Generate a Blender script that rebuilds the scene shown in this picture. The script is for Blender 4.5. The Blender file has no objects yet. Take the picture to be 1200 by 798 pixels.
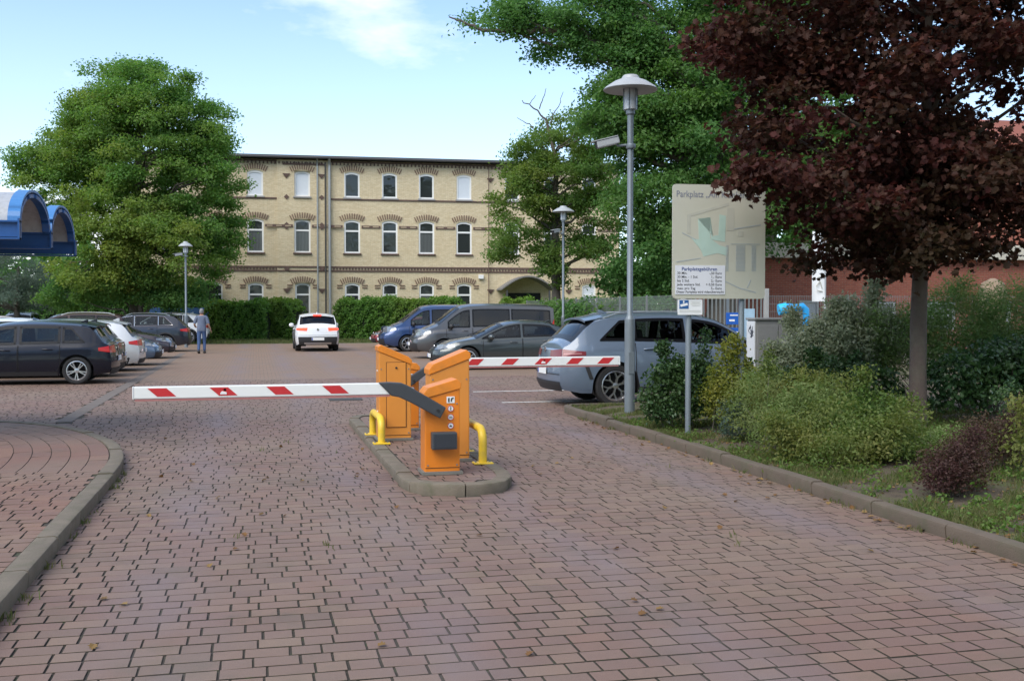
import bpy, bmesh, math, random
import numpy as np
from mathutils import Vector, Matrix

R = math.radians
PI = math.pi
scn = bpy.context.scene
COL = scn.collection
rng = np.random.default_rng(7)
random.seed(7)

# ------------------------------------------------------------------ camera
CAM_H, YAW, PITCH, FPX = 1.68, R(13.5), math.atan(34 / 1250), 1250.0
cd = bpy.data.cameras.new("camera")
cam = bpy.data.objects.new("camera", cd)
COL.objects.link(cam)
cam.location = (0, 0, CAM_H)
cam.rotation_euler = (PI / 2 - PITCH, 0, -YAW)
cd.sensor_width = 36.0
cd.lens = 36.0 * FPX / 1200.0
cd.clip_start = 0.05
cd.clip_end = 3000
cd.dof.use_dof = False
scn.camera = cam

# ------------------------------------------------------------------ sky and sun
SUN_EL, SUN_AZ = R(48), R(230)          # azimuth clockwise from +Y: behind the camera, to its left
w = bpy.data.worlds.new("World")
scn.world = w
w.use_nodes = True
nt = w.node_tree
nt.nodes.clear()
def wn(t, **k):
    n = nt.nodes.new(t)
    for a, b in k.items():
        setattr(n, a, b)
    return n
sky = wn('ShaderNodeTexSky', sky_type='NISHITA', sun_disc=False)
sky.sun_elevation, sky.sun_rotation = SUN_EL, SUN_AZ
sky.air_density, sky.dust_density, sky.ozone_density = 1.0, 0.1, 1.3
sky.altitude = 600
tc = wn('ShaderNodeTexCoord')
mp = wn('ShaderNodeMapping')
mp.inputs['Scale'].default_value = (1.0, 1.0, 2.6)
mp.inputs['Location'].default_value = (2.2, 0.6, 0.402)
nz = wn('ShaderNodeTexNoise')
nz.inputs['Scale'].default_value = 2.3
nz.inputs['Detail'].default_value = 8
nz.inputs['Roughness'].default_value = 0.55
rp = wn('ShaderNodeValToRGB')
rp.color_ramp.elements[0].position = 0.46
rp.color_ramp.elements[1].position = 0.60
sep = wn('ShaderNodeSeparateXYZ')
hz = wn('ShaderNodeMapRange')
hz.inputs['From Min'].default_value = 0.02
hz.inputs['From Max'].default_value = 0.30
hz.inputs['To Min'].default_value = 0.42
hz.inputs['To Max'].default_value = 0.08
mx = wn('ShaderNodeMath', operation='MAXIMUM')
mxc = wn('ShaderNodeMixRGB')
mxc.inputs['Color2'].default_value = (4.4, 4.5, 4.6, 1)
bg = wn('ShaderNodeBackground')
bg.inputs['Strength'].default_value = 0.125
out = wn('ShaderNodeOutputWorld')
L = nt.links.new
L(tc.outputs['Generated'], mp.inputs['Vector'])
L(mp.outputs['Vector'], nz.inputs['Vector'])
L(nz.outputs['Fac'], rp.inputs['Fac'])
L(tc.outputs['Generated'], sep.inputs['Vector'])
L(sep.outputs['Z'], hz.inputs['Value'])
soft = wn('ShaderNodeMath', operation='MULTIPLY')
soft.inputs[1].default_value = 0.9
L(rp.outputs['Color'], soft.inputs[0])
L(soft.outputs['Value'], mx.inputs[0])
L(hz.outputs['Result'], mx.inputs[1])
L(mx.outputs['Value'], mxc.inputs['Fac'])
tnt = wn('ShaderNodeMixRGB', blend_type='MULTIPLY')
tnt.inputs['Fac'].default_value = 1.0
tnt.inputs['Color2'].default_value = (0.58, 0.68, 0.755, 1)
L(sky.outputs['Color'], tnt.inputs['Color1'])
L(tnt.outputs['Color'], mxc.inputs['Color1'])
L(mxc.outputs['Color'], bg.inputs['Color'])
L(bg.outputs['Background'], out.inputs['Surface'])

sd = bpy.data.lights.new("sun", 'SUN')
sd.energy = 1.45
sd.angle = R(46)
sd.color = (1.0, 0.95, 0.87)
so = bpy.data.objects.new("sun", sd)
COL.objects.link(so)
dvec = Vector((math.sin(SUN_AZ) * math.cos(SUN_EL), math.cos(SUN_AZ) * math.cos(SUN_EL), math.sin(SUN_EL)))
so.rotation_euler = dvec.to_track_quat('Z', 'Y').to_euler()
scn.view_settings.view_transform = 'Standard'
scn.view_settings.look = 'None'
scn.view_settings.exposure = 1.42
scn.view_settings.gamma = 1.0
scn.view_settings.use_curve_mapping = False
scn.cycles.max_bounces = 8
scn.cycles.transparent_max_bounces = 8

# ------------------------------------------------------------------ placing helper: a sight line followed for d metres
def at(x, y, d):
    r, u = (x - 600) / FPX, (399 - y) / FPX
    fw = math.cos(PITCH) + u * math.sin(PITCH)
    up = -math.sin(PITCH) + u * math.cos(PITCH)
    t = d / fw
    return Vector((t * (fw * math.sin(YAW) + r * math.cos(YAW)), t * (fw * math.cos(YAW) - r * math.sin(YAW)), CAM_H + t * up))
def depth(x, y):
    return x * math.sin(YAW) + y * math.cos(YAW)

# ------------------------------------------------------------------ materials
MATS = {}
def newmat(name):
    m = bpy.data.materials.new(name)
    m.use_nodes = True
    return m, m.node_tree, m.node_tree.nodes['Principled BSDF']
def node(t, typ, **k):
    n = t.nodes.new(typ)
    for a, b in k.items():
        setattr(n, a, b)
    return n
def rgba(c, k=1.0):
    return (c[0] * k, c[1] * k, c[2] * k, 1)
def pm(name, col, rough=0.6, metal=0.0, var=0.12, scale=6.0, bump=0.0, bscale=60.0, coat=0.0, spec=0.5, stain=None, stain_scale=2.0, stain_amt=0.5):
    if name in MATS:
        return MATS[name]
    m, t, b = newmat(name)
    b.inputs['Roughness'].default_value = rough
    b.inputs['Metallic'].default_value = metal
    b.inputs['Coat Weight'].default_value = coat
    b.inputs['Coat Roughness'].default_value = 0.04
    b.inputs['Specular IOR Level'].default_value = spec
    tcn = node(t, 'ShaderNodeTexCoord')
    n1 = node(t, 'ShaderNodeTexNoise')
    n1.inputs['Scale'].default_value = scale
    n1.inputs['Detail'].default_value = 6
    t.links.new(tcn.outputs['Object'], n1.inputs['Vector'])
    mixn = node(t, 'ShaderNodeMixRGB')
    mixn.inputs['Color1'].default_value = rgba(col, 1 - var)
    mixn.inputs['Color2'].default_value = rgba(col, 1 + var)
    t.links.new(n1.outputs['Fac'], mixn.inputs['Fac'])
    last = mixn.outputs['Color']
    if stain:
        n2 = node(t, 'ShaderNodeTexNoise')
        n2.inputs['Scale'].default_value = stain_scale
        n2.inputs['Detail'].default_value = 8
        n2.inputs['Roughness'].default_value = 0.65
        t.links.new(tcn.outputs['Object'], n2.inputs['Vector'])
        r2 = node(t, 'ShaderNodeValToRGB')
        r2.color_ramp.elements[0].position = 0.46
        r2.color_ramp.elements[1].position = 0.7
        t.links.new(n2.outputs['Fac'], r2.inputs['Fac'])
        mu = node(t, 'ShaderNodeMath', operation='MULTIPLY')
        mu.inputs[1].default_value = stain_amt
        t.links.new(r2.outputs['Color'], mu.inputs[0])
        m2 = node(t, 'ShaderNodeMixRGB')
        m2.inputs['Color2'].default_value = rgba(stain)
        t.links.new(mu.outputs['Value'], m2.inputs['Fac'])
        t.links.new(last, m2.inputs['Color1'])
        last = m2.outputs['Color']
    t.links.new(last, b.inputs['Base Color'])
    if bump:
        n3 = node(t, 'ShaderNodeTexNoise')
        n3.inputs['Scale'].default_value = bscale
        n3.inputs['Detail'].default_value = 5
        t.links.new(tcn.outputs['Object'], n3.inputs['Vector'])
        bp = node(t, 'ShaderNodeBump')
        bp.inputs['Strength'].default_value = bump
        bp.inputs['Distance'].default_value = 0.01
        t.links.new(n3.outputs['Fac'], bp.inputs['Height'])
        t.links.new(bp.outputs['Normal'], b.inputs['Normal'])
    MATS[name] = m
    return m
def paint(name, col, metal=0.35, rough=0.32, flake=0.06):
    m = pm('paint_' + name, col, rough=rough, metal=metal, var=flake, scale=3, coat=0.9)
    return m
def leafmat(name, ramp, tint_col, trans=0.32, rough=0.55, spec=0.3):
    trans = min(.5, trans + .08)
    """leaf colours: a random one per leaf, shifted to tint_col by the leaf's own tint attribute"""
    if name in MATS:
        return MATS[name]
    m, t, b = newmat(name)
    g = node(t, 'ShaderNodeNewGeometry')
    cr = node(t, 'ShaderNodeValToRGB')
    els = cr.color_ramp.elements
    while len(els) < len(ramp):
        els.new(0.5)
    for i, c in enumerate(ramp):
        els[i].position = i / (len(ramp) - 1)
        els[i].color = rgba(c)
    t.links.new(g.outputs['Random Per Island'], cr.inputs['Fac'])
    a = node(t, 'ShaderNodeAttribute', attribute_name='tint')
    mxn = node(t, 'ShaderNodeMixRGB')
    mxn.inputs['Color2'].default_value = rgba(tint_col)
    t.links.new(a.outputs['Fac'], mxn.inputs['Fac'])
    t.links.new(cr.outputs['Color'], mxn.inputs['Color1'])
    t.links.new(mxn.outputs['Color'], b.inputs['Base Color'])
    b.inputs['Roughness'].default_value = rough
    b.inputs['Specular IOR Level'].default_value = spec
    tr = node(t, 'ShaderNodeBsdfTranslucent')
    hs = node(t, 'ShaderNodeHueSaturation')
    hs.inputs['Saturation'].default_value = 1.15
    hs.inputs['Value'].default_value = 1.5
    t.links.new(mxn.outputs['Color'], hs.inputs['Color'])
    t.links.new(hs.outputs['Color'], tr.inputs['Color'])
    ms = node(t, 'ShaderNodeMixShader')
    ms.inputs['Fac'].default_value = trans
    o = t.nodes['Material Output']
    t.links.new(b.outputs['BSDF'], ms.inputs[1])
    t.links.new(tr.outputs['BSDF'], ms.inputs[2])
    t.links.new(ms.outputs['Shader'], o.inputs['Surface'])
    MATS[name] = m
    return m

# ------------------------------------------------------------------ object helpers
def tag(o, label=None, cat=None, group=None, kind=None):
    if label: o['label'] = label
    if cat: o['category'] = cat
    if group: o['group'] = group
    if kind: o['kind'] = kind
    return o
def empty(name, loc=(0, 0, 0), rz=0.0):
    o = bpy.data.objects.new(name, None)
    COL.objects.link(o)
    o.location = loc
    o.rotation_euler = (0, 0, rz)
    o.empty_display_size = 0.2
    return o
def thing(name, label, cat, loc=(0, 0, 0), rz=0.0, group=None):
    return tag(empty(name, loc, rz), label, cat, group)
def link(name, me, parent=None):
    o = bpy.data.objects.new(name, me)
    COL.objects.link(o)
    if parent is not None:
        o.parent = parent
    return o
def copy_tree(o, parent=None):
    c = o.copy()
    COL.objects.link(c)
    c.parent = parent
    for ch in list(o.children):
        copy_tree(ch, c)
    return c

class MB:
    """collects shapes and links them as one mesh"""
    def __init__(s):
        s.v, s.f, s.m = [], [], []
    def add(s, vs, fs, mi=0):
        o = len(s.v)
        s.v += [tuple(p) for p in vs]
        s.f += [tuple(i + o for i in f) for f in fs]
        s.m += [mi] * len(fs)
        return s
    def box(s, c, d, rz=0, mi=0, rot=None):
        x, y, z = d[0] / 2, d[1] / 2, d[2] / 2
        vs = [Vector((i * x, j * y, k * z)) for k in (-1, 1) for j in (-1, 1) for i in (-1, 1)]
        M = rot if rot is not None else Matrix.Rotation(rz, 3, 'Z')
        vs = [M @ p + Vector(c) for p in vs]
        return s.add(vs, [(0, 2, 3, 1), (4, 5, 7, 6), (0, 1, 5, 4), (2, 6, 7, 3), (0, 4, 6, 2), (1, 3, 7, 5)], mi)
    def tube(s, pts, rad, n=8, caps=True, mi=0):
        pts = [Vector(p) for p in pts]
        if not hasattr(rad, '__len__'):
            rad = [rad] * len(pts)
        rings = []
        prev = None
        for i, p in enumerate(pts):
            d = (pts[min(i + 1, len(pts) - 1)] - pts[max(i - 1, 0)]).normalized()
            if prev is None:
                a = Vector((1, 0, 0)) if abs(d.x) < 0.9 else Vector((0, 1, 0))
                u = d.cross(a).normalized()
            else:
                u = (prev - d * prev.dot(d)).normalized()
            prev = u
            v = d.cross(u)
            rings.append([p + (u * math.cos(2 * PI * k / n) + v * math.sin(2 * PI * k / n)) * rad[i] for k in range(n)])
        vs = [q for r_ in rings for q in r_]
        fs = []
        for i in range(len(pts) - 1):
            for k in range(n):
                a, b = i * n + k, i * n + (k + 1) % n
                fs.append((a, b, b + n, a + n))
        if caps:
            fs.append(tuple(range(n - 1, -1, -1)))
            fs.append(tuple((len(pts) - 1) * n + k for k in range(n)))
        return s.add(vs, fs, mi)
    def lathe(s, prof, c=(0, 0, 0), n=24, axis='Z', mi=0, cap=True):
        vs, fs = [], []
        for r_, h in prof:
            for k in range(n):
                a = 2 * PI * k / n
                p = (r_ * math.cos(a), r_ * math.sin(a), h)
                if axis == 'Y': p = (p[0], h, -p[1])
                if axis == 'X': p = (h, p[0], p[1])
                vs.append((p[0] + c[0], p[1] + c[1], p[2] + c[2]))
        for i in range(len(prof) - 1):
            for k in range(n):
                a, b = i * n + k, i * n + (k + 1) % n
                fs.append((a, b, b + n, a + n))
        if cap:
            fs.append(tuple(range(n - 1, -1, -1)))
            fs.append(tuple((len(prof) - 1) * n + k for k in range(n)))
        return s.add(vs, fs, mi)
    def prism(s, poly, axis, a, b, mi=0):
        """2D polygon pushed from a to b along an axis (Y: poly is x,z; X: y,z; Z: x,y)"""
        def P(p, h):
            return (p[0], h, p[1]) if axis == 'Y' else ((h, p[0], p[1]) if axis == 'X' else (p[0], p[1], h))
        n = len(poly)
        vs = [P(p, a) for p in poly] + [P(p, b) for p in poly]
        fs = [tuple(range(n)), tuple(range(2 * n - 1, n - 1, -1))]
        fs += [(i, (i + 1) % n, (i + 1) % n + n, i + n) for i in range(n)]
        return s.add(vs, fs, mi)
    def grid(s, fn, us, vs_, mi=0):
        V = [fn(u, v) for u in us for v in vs_]
        n = len(vs_)
        F = [(i * n + j, (i + 1) * n + j, (i + 1) * n + j + 1, i * n + j + 1) for i in range(len(us) - 1) for j in range(n - 1)]
        return s.add(V, F, mi)
    def mesh(s, name, mats, smooth=None, bevel=0.0, seg=2, recalc=True):
        me = bpy.data.meshes.new(name)
        me.from_pydata(s.v, [], s.f)
        for m_ in (mats if isinstance(mats, (list, tuple)) else [mats]):
            me.materials.append(m_)
        if any(s.m):
            me.polygons.foreach_set('material_index', s.m)
        bm = bmesh.new()
        bm.from_mesh(me)
        bmesh.ops.remove_doubles(bm, verts=bm.verts, dist=1e-5)
        if recalc:
            bmesh.ops.recalc_face_normals(bm, faces=bm.faces)
        if bevel:
            ed = [e for e in bm.edges if len(e.link_faces) == 2 and e.calc_face_angle(0) > R(28)]
            bmesh.ops.bevel(bm, geom=ed, offset=bevel, segments=seg, affect='EDGES', clamp_overlap=True, profile=0.6)
        bm.to_mesh(me)
        bm.free()
        if smooth is not None:
            me.polygons.foreach_set('use_smooth', [True] * len(me.polygons))
            me.set_sharp_from_angle(angle=R(smooth))
        me.update()
        return me
    def build(s, name, mats, parent=None, smooth=None, bevel=0.0, seg=2, recalc=True):
        return link(name, s.mesh(name, mats, smooth, bevel, seg, recalc), parent)

def fast_mesh(name, V, sizes, idx, mat, smooth=False, mi=None):
    """mesh straight from arrays: V (n,3), sizes per polygon, flat loop indices"""
    me = bpy.data.meshes.new(name)
    me.vertices.add(len(V))
    me.vertices.foreach_set('co', np.asarray(V, np.float32).ravel())
    me.loops.add(len(idx))
    me.loops.foreach_set('vertex_index', np.asarray(idx, np.int32))
    st = np.concatenate(([0], np.cumsum(sizes)[:-1])).astype(np.int32)
    me.polygons.add(len(sizes))
    me.polygons.foreach_set('loop_start', st)
    me.polygons.foreach_set('use_smooth', np.full(len(sizes), smooth))
    me.update(calc_edges=True)
    for m_ in (mat if isinstance(mat, (list, tuple)) else [mat]):
        me.materials.append(m_)
    if mi is not None:
        me.polygons.foreach_set('material_index', np.asarray(mi, np.int32))
    return me
def text_mesh(s, size, bold=0.0, align='LEFT', ext=0.0):
    c = bpy.data.curves.new('lettering', 'FONT')
    c.body, c.size, c.align_x, c.offset, c.extrude = s, size, align, bold, ext
    c.resolution_u = 2
    o = bpy.data.objects.new('lettering', c)
    COL.objects.link(o)
    bpy.context.view_layer.update()
    me = bpy.data.meshes.new_from_object(o.evaluated_get(bpy.context.evaluated_depsgraph_get()))
    bpy.data.objects.remove(o)
    return me
def lettering(s, size, mat, parent, loc, bold=0.0, align='LEFT', rot=(PI / 2, 0, 0), width=None):
    me = text_mesh(s, size, bold, align)
    me.materials.clear()
    me.materials.append(mat)
    o = link('lettering', me, parent)
    o.location = loc
    o.rotation_euler = rot
    if width:
        xs = [v.co.x for v in me.vertices]
        k = width / (max(xs) - min(xs))
        o.scale = (k, 1, 1)
    return o

# ------------------------------------------------------------------ leaves
LOBED = np.array([(-.04, -.5), (-.38, -.36), (-.33, -.12), (-.54, .12), (-.27, .14), (-.30, .38), (-.12, .28), (0, .55),
                  (.12, .28), (.30, .38), (.27, .14), (.54, .12), (.33, -.12), (.38, -.36), (.04, -.5)])
DIAMOND = np.array([(0, -.5), (-.3, -.05), (0, .5), (.3, -.05)])
NARROW = np.array([(0, -.5), (-.13, 0), (0, .5), (.13, 0)])
OVAL = np.array([(0, -.5), (-.22, -.2), (-.24, .12), (0, .5), (.24, .12), (.22, -.2)])
def leaf_mesh(name, P, size, mat, shape=DIAMOND, outward=None, up=0.6, tint=None, droop=0.0):
    N = len(P)
    n = rng.normal(size=(N, 3)) * 0.75
    if outward is not None:
        n += outward * 0.55
    n[:, 2] += up
    n /= np.linalg.norm(n, axis=1)[:, None] + 1e-9
    a = rng.normal(size=(N, 3))
    a[:, 2] -= droop
    t = a - n * (a * n).sum(1)[:, None]
    t /= np.linalg.norm(t, axis=1)[:, None] + 1e-9
    b = np.cross(n, t)
    k = len(shape)
    sz = np.asarray(size)[:, None, None] if hasattr(size, '__len__') else np.full((N, 1, 1), size)
    fold = (np.abs(shape[:, 0]) * 0.45)[None, :, None] * n[:, None, :]
    V = P[:, None, :] + sz * (shape[None, :, 0, None] * b[:, None, :] + shape[None, :, 1, None] * t[:, None, :] + fold)
    me = fast_mesh(name, V.reshape(-1, 3), np.full(N, k), np.arange(N * k), mat)
    at_ = me.attributes.new('tint', 'FLOAT', 'POINT')
    tt = np.zeros(N) if tint is None else tint
    at_.data.foreach_set('value', np.repeat(tt, k).astype(np.float32))
    return me
def in_ball(n):
    p = rng.normal(size=(n, 3))
    p /= np.linalg.norm(p, axis=1)[:, None]
    return p
def crown_points(pads, twigs, per, spread, shell=0.55, flat=0.6, low=-0.5):
    """pads (cx,cy,cz,rx,ry,rz,tint): twigs on each pad's shell, a clump of leaves round each twig"""
    P, O, T = [], [], []
    for c in pads:
        d = in_ball(twigs)
        d[:, 2] = np.where(d[:, 2] < low, -d[:, 2], d[:, 2])
        r_ = shell + (1 - shell) * rng.random(twigs) ** 0.6
        tw = np.array(c[:3]) + d * r_[:, None] * np.array(c[3:6])
        q = rng.normal(size=(twigs, per, 3)) * spread
        q[:, :, 2] *= flat
        p = (tw[:, None, :] + q).reshape(-1, 3)
        P.append(p)
        O.append(np.repeat(d, per, axis=0))
        tt = np.clip(c[6] + rng.normal(0, 0.12, twigs), 0, 1)
        T.append(np.repeat(tt, per))
    return np.concatenate(P), np.concatenate(O), np.concatenate(T)
def limb(mb, a, b, r0, r1, sag=0.12, n=7, segs=6, wob=0.05):
    a, b = Vector(a), Vector(b)
    ln = (b - a).length
    pts, rs = [], []
    for i in range(segs + 1):
        t = i / segs
        p = a.lerp(b, t)
        p.z += sag * ln * math.sin(PI * t)
        if 0 < i < segs:
            p += Vector(rng.normal(size=3)) * wob * ln * 0.3
        pts.append(p)
        rs.append(r0 + (r1 - r0) * t ** 0.8)
    mb.tube(pts, rs, n, True)
    return pts

BARK = pm('bark', (0.10, 0.085, 0.068), 0.9, var=0.35, scale=9, bump=0.9, bscale=25)
BARK2 = pm('bark_maple', (0.10, 0.072, 0.06), 0.88, var=0.25, scale=14, bump=0.7, bscale=45, stain=(0.12, 0.13, 0.08), stain_scale=3, stain_amt=0.4)

# ================================================================== GROUND
def posnoise(t, scale, detail=5, rough=0.55, sx=1, sy=1):
    g = node(t, 'ShaderNodeNewGeometry')
    v = node(t, 'ShaderNodeVectorMath', operation='MULTIPLY')
    v.inputs[1].default_value = (sx, sy, 1)
    t.links.new(g.outputs['Position'], v.inputs[0])
    n = node(t, 'ShaderNodeTexNoise')
    n.inputs['Scale'].default_value = scale
    n.inputs['Detail'].default_value = detail
    n.inputs['Roughness'].default_value = rough
    t.links.new(v.outputs['Vector'], n.inputs['Vector'])
    return n.outputs['Fac']
def ramp(t, src, stops):
    c = node(t, 'ShaderNodeValToRGB')
    e = c.color_ramp.elements
    while len(e) < len(stops):
        e.new(0.5)
    for i, (p, col) in enumerate(stops):
        e[i].position = p
        e[i].color = rgba(col) if hasattr(col, '__len__') else (col, col, col, 1)
    t.links.new(src, c.inputs['Fac'])
    return c.outputs['Color']
def mix(t, fac, a, b, mode='MIX'):
    m = node(t, 'ShaderNodeMixRGB', blend_type=mode)
    for s, v in ((m.inputs['Fac'], fac), (m.inputs['Color1'], a), (m.inputs['Color2'], b)):
        if isinstance(v, bpy.types.NodeSocket): t.links.new(v, s)
        elif hasattr(v, '__len__'): s.default_value = rgba(v)
        else: s.default_value = v
    return m.outputs['Color']
def math_(t, op, a, b=None, clamp=False):
    m = node(t, 'ShaderNodeMath', operation=op, use_clamp=clamp)
    for i, v in enumerate((a, b)):
        if v is None: continue
        if isinstance(v, bpy.types.NodeSocket): t.links.new(v, m.inputs[i])
        else: m.inputs[i].default_value = v
    return m.outputs['Value']
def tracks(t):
    """mask of the wheel lines: pressed-in dust, and on the stones a painted bluish sheen"""
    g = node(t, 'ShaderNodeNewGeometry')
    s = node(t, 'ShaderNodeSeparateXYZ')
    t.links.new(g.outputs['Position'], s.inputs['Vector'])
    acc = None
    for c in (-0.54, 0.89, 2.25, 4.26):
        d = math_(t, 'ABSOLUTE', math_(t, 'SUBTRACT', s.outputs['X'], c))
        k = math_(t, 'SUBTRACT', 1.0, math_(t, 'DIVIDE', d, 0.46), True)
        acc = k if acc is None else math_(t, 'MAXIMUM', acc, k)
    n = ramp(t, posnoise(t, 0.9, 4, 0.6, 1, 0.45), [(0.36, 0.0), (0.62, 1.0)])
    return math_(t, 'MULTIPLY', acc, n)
def paver_mat(name, tones, moss=0.5, far=False):
    m, t, b = newmat(name)
    if far:
        g = node(t, 'ShaderNodeNewGeometry')
        br = node(t, 'ShaderNodeTexBrick')
        br.inputs['Scale'].default_value = 1.0
        br.inputs['Brick Width'].default_value = 0.2
        br.inputs['Row Height'].default_value = 0.144
        br.inputs['Mortar Size'].default_value = 0.008
        br.inputs['Color1'].default_value = rgba(tones[0])
        br.inputs['Color2'].default_value = rgba(tones[1])
        br.inputs['Mortar'].default_value = (0.07, 0.06, 0.05, 1)
        t.links.new(g.outputs['Position'], br.inputs['Vector'])
        base = br.outputs['Color']
    else:
        g = node(t, 'ShaderNodeNewGeometry')
        oi = node(t, 'ShaderNodeObjectInfo')
        rv = math_(t, 'FRACT', math_(t, 'ADD', g.outputs['Random Per Island'], oi.outputs['Random']))
        base = ramp(t, rv, [(i / (len(tones) - 1), c) for i, c in enumerate(tones)])
    big = ramp(t, posnoise(t, 0.35, 5), [(0.4, 0.0), (0.68, 1.0)])
    base = mix(t, math_(t, 'MULTIPLY', big, 0.75), base, (0.205, 0.150, 0.112))
    dirt = ramp(t, posnoise(t, 1.3, 7, 0.7), [(0.52, 0.0), (0.74, 1.0)])
    base = mix(t, math_(t, 'MULTIPLY', dirt, moss), base, (0.105, 0.088, 0.055))
    base = mix(t, math_(t, 'MULTIPLY', tracks(t), 0.75), base, (0.180, 0.142, 0.150))  # dust on the wheel lines, with its bluish sky sheen put into the colour
    oil = ramp(t, posnoise(t, 2.6, 3, 0.5), [(0.70, 0.0), (0.76, 1.0)])
    base = mix(t, math_(t, 'MULTIPLY', oil, 0.45), base, (0.075, 0.06, 0.055))
    fine = ramp(t, posnoise(t, 260, 3, 0.6), [(0.3, 0.72), (0.7, 1.22)])
    base = mix(t, 1.0, base, fine, 'MULTIPLY')
    t.links.new(base, b.inputs['Base Color'])
    b.inputs['Roughness'].default_value = 0.68
    bp = node(t, 'ShaderNodeBump')
    bp.inputs['Strength'].default_value = 0.35
    bp.inputs['Distance'].default_value = 0.004
    t.links.new(posnoise(t, 190, 4, 0.7), bp.inputs['Height'])
    t.links.new(bp.outputs['Normal'], b.inputs['Normal'])
    return m
TONES = [(0.184, 0.109, 0.085), (0.173, 0.106, 0.088), (0.209, 0.135, 0.099), (0.155, 0.097, 0.080), (0.199, 0.116, 0.087)]
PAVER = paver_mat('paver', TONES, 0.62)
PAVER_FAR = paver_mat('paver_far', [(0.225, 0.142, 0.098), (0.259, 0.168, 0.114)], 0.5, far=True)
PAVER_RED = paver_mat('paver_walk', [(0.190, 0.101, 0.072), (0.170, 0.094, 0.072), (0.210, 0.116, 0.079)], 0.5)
def joint_mat():
    m, t, b = newmat('joint')
    c = ramp(t, posnoise(t, 14, 6, 0.7), [(0.3, (0.03, 0.026, 0.02)), (0.55, (0.055, 0.046, 0.036)), (0.68, (0.04, 0.06, 0.02))])
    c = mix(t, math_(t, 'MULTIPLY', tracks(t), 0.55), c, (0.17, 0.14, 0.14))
    t.links.new(c, b.inputs['Base Color'])
    b.inputs['Roughness'].default_value = 0.95
    return m
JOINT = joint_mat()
def soil_mat():
    m, t, b = newmat('soil')
    c = ramp(t, posnoise(t, 2.2, 8, 0.7), [(0.34, (0.055, 0.04, 0.028)), (0.5, (0.12, 0.09, 0.06)), (0.6, (0.095, 0.11, 0.035)), (0.75, (0.075, 0.12, 0.03))])
    c = mix(t, 1.0, c, ramp(t, posnoise(t, 60, 5, 0.7), [(0.3, 0.55), (0.7, 1.35)]), 'MULTIPLY')
    t.links.new(c, b.inputs['Base Color'])
    b.inputs['Roughness'].default_value = 0.95
    bp = node(t, 'ShaderNodeBump')
    bp.inputs['Strength'].default_value = 1.0
    bp.inputs['Distance'].default_value = 0.03
    t.links.new(posnoise(t, 28, 6, 0.75), bp.inputs['Height'])
    t.links.new(bp.outputs['Normal'], b.inputs['Normal'])
    return m
SOIL = soil_mat()
def field_mat():
    m, t, b = newmat('field')
    c = ramp(t, posnoise(t, 0.4, 8, 0.7), [(0.3, (0.06, 0.09, 0.025)), (0.55, (0.09, 0.12, 0.04)), (0.75, (0.14, 0.13, 0.07))])
    t.links.new(c, b.inputs['Base Color'])
    b.inputs['Roughness'].default_value = 0.95
    return m
FIELD = field_mat()
KERB = pm('kerb', (0.155, 0.128, 0.097), 0.85, var=0.4, scale=5, bump=0.5, bscale=90, stain=(0.10, 0.095, 0.06), stain_scale=7, stain_amt=0.75)

tag(MB().add([(-900, -500, -0.07), (900, -500, -0.07), (900, 1500, -0.07), (-900, 1500, -0.07)], [(0, 1, 2, 3)]).build('ground', FIELD), kind='structure')
lane = tag(MB().add([(-14.5, 2.5, -0.009), (11.35, 2.5, -0.009), (11.35, 27.0, -0.009), (-14.5, 27.0, -0.009)], [(0, 1, 2, 3)]).build('paved_lane', JOINT), kind='structure')
tag(MB().add([(-45, 27.0, -0.001), (11.35, 27.0, -0.001), (11.35, 57, -0.001), (-45, 57, -0.001)], [(0, 1, 2, 3)]).add([(-45, 2.5, -0.001), (-14.5, 2.5, -0.001), (-14.5, 27.0, -0.001), (-45, 27.0, -0.001)], [(0, 1, 2, 3)]).add([(-45, -30, -0.001), (11.35, -30, -0.001), (11.35, 2.5, -0.001), (-45, 2.5, -0.001)], [(0, 1, 2, 3)]).build('car_park_paving', PAVER_FAR), kind='structure')
tag(MB().grid(lambda u, v: (u, v, -0.03 + 0.02 * math.sin(u * 1.3) * math.sin(v * 0.9)), np.linspace(-45, 30, 60), np.linspace(57.0, 72, 14)).build('grass_verge', FIELD, smooth=60), kind='structure')

TOP_IN, CH_Z = 0.0015, 0.0012
def paver_arrays(Q, z, jit=0.0010):
    """Q (n,4,2) corners in order -> chamfered stones"""
    Q = np.asarray(Q, float)
    n = len(Q)
    c = Q.mean(1, keepdims=True)
    d = Q - c
    ln = np.linalg.norm(d, axis=2, keepdims=True)
    inner = c + d * (1 - TOP_IN * 1.4 / ln)
    dz = rng.uniform(-jit, jit, (n, 1)) + z
    tilt = rng.normal(0, 0.0009, (n, 4))
    lo = np.concatenate([Q, np.broadcast_to((z - 0.035), (n, 4, 1))], 2)
    mi = np.concatenate([Q, (dz - CH_Z + tilt)[:, :, None]], 2)
    to = np.concatenate([inner, (dz + tilt)[:, :, None]], 2)
    V = np.concatenate([lo, mi, to], 1)
    f = [(8, 9, 10, 11)]
    for i in range(4):
        j = (i + 1) % 4
        f += [(i, j, 4 + j, 4 + i), (4 + i, 4 + j, 8 + j, 8 + i)]
    return V, np.array(f)
SIDES = [0] + [1, 0] * 4
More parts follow.
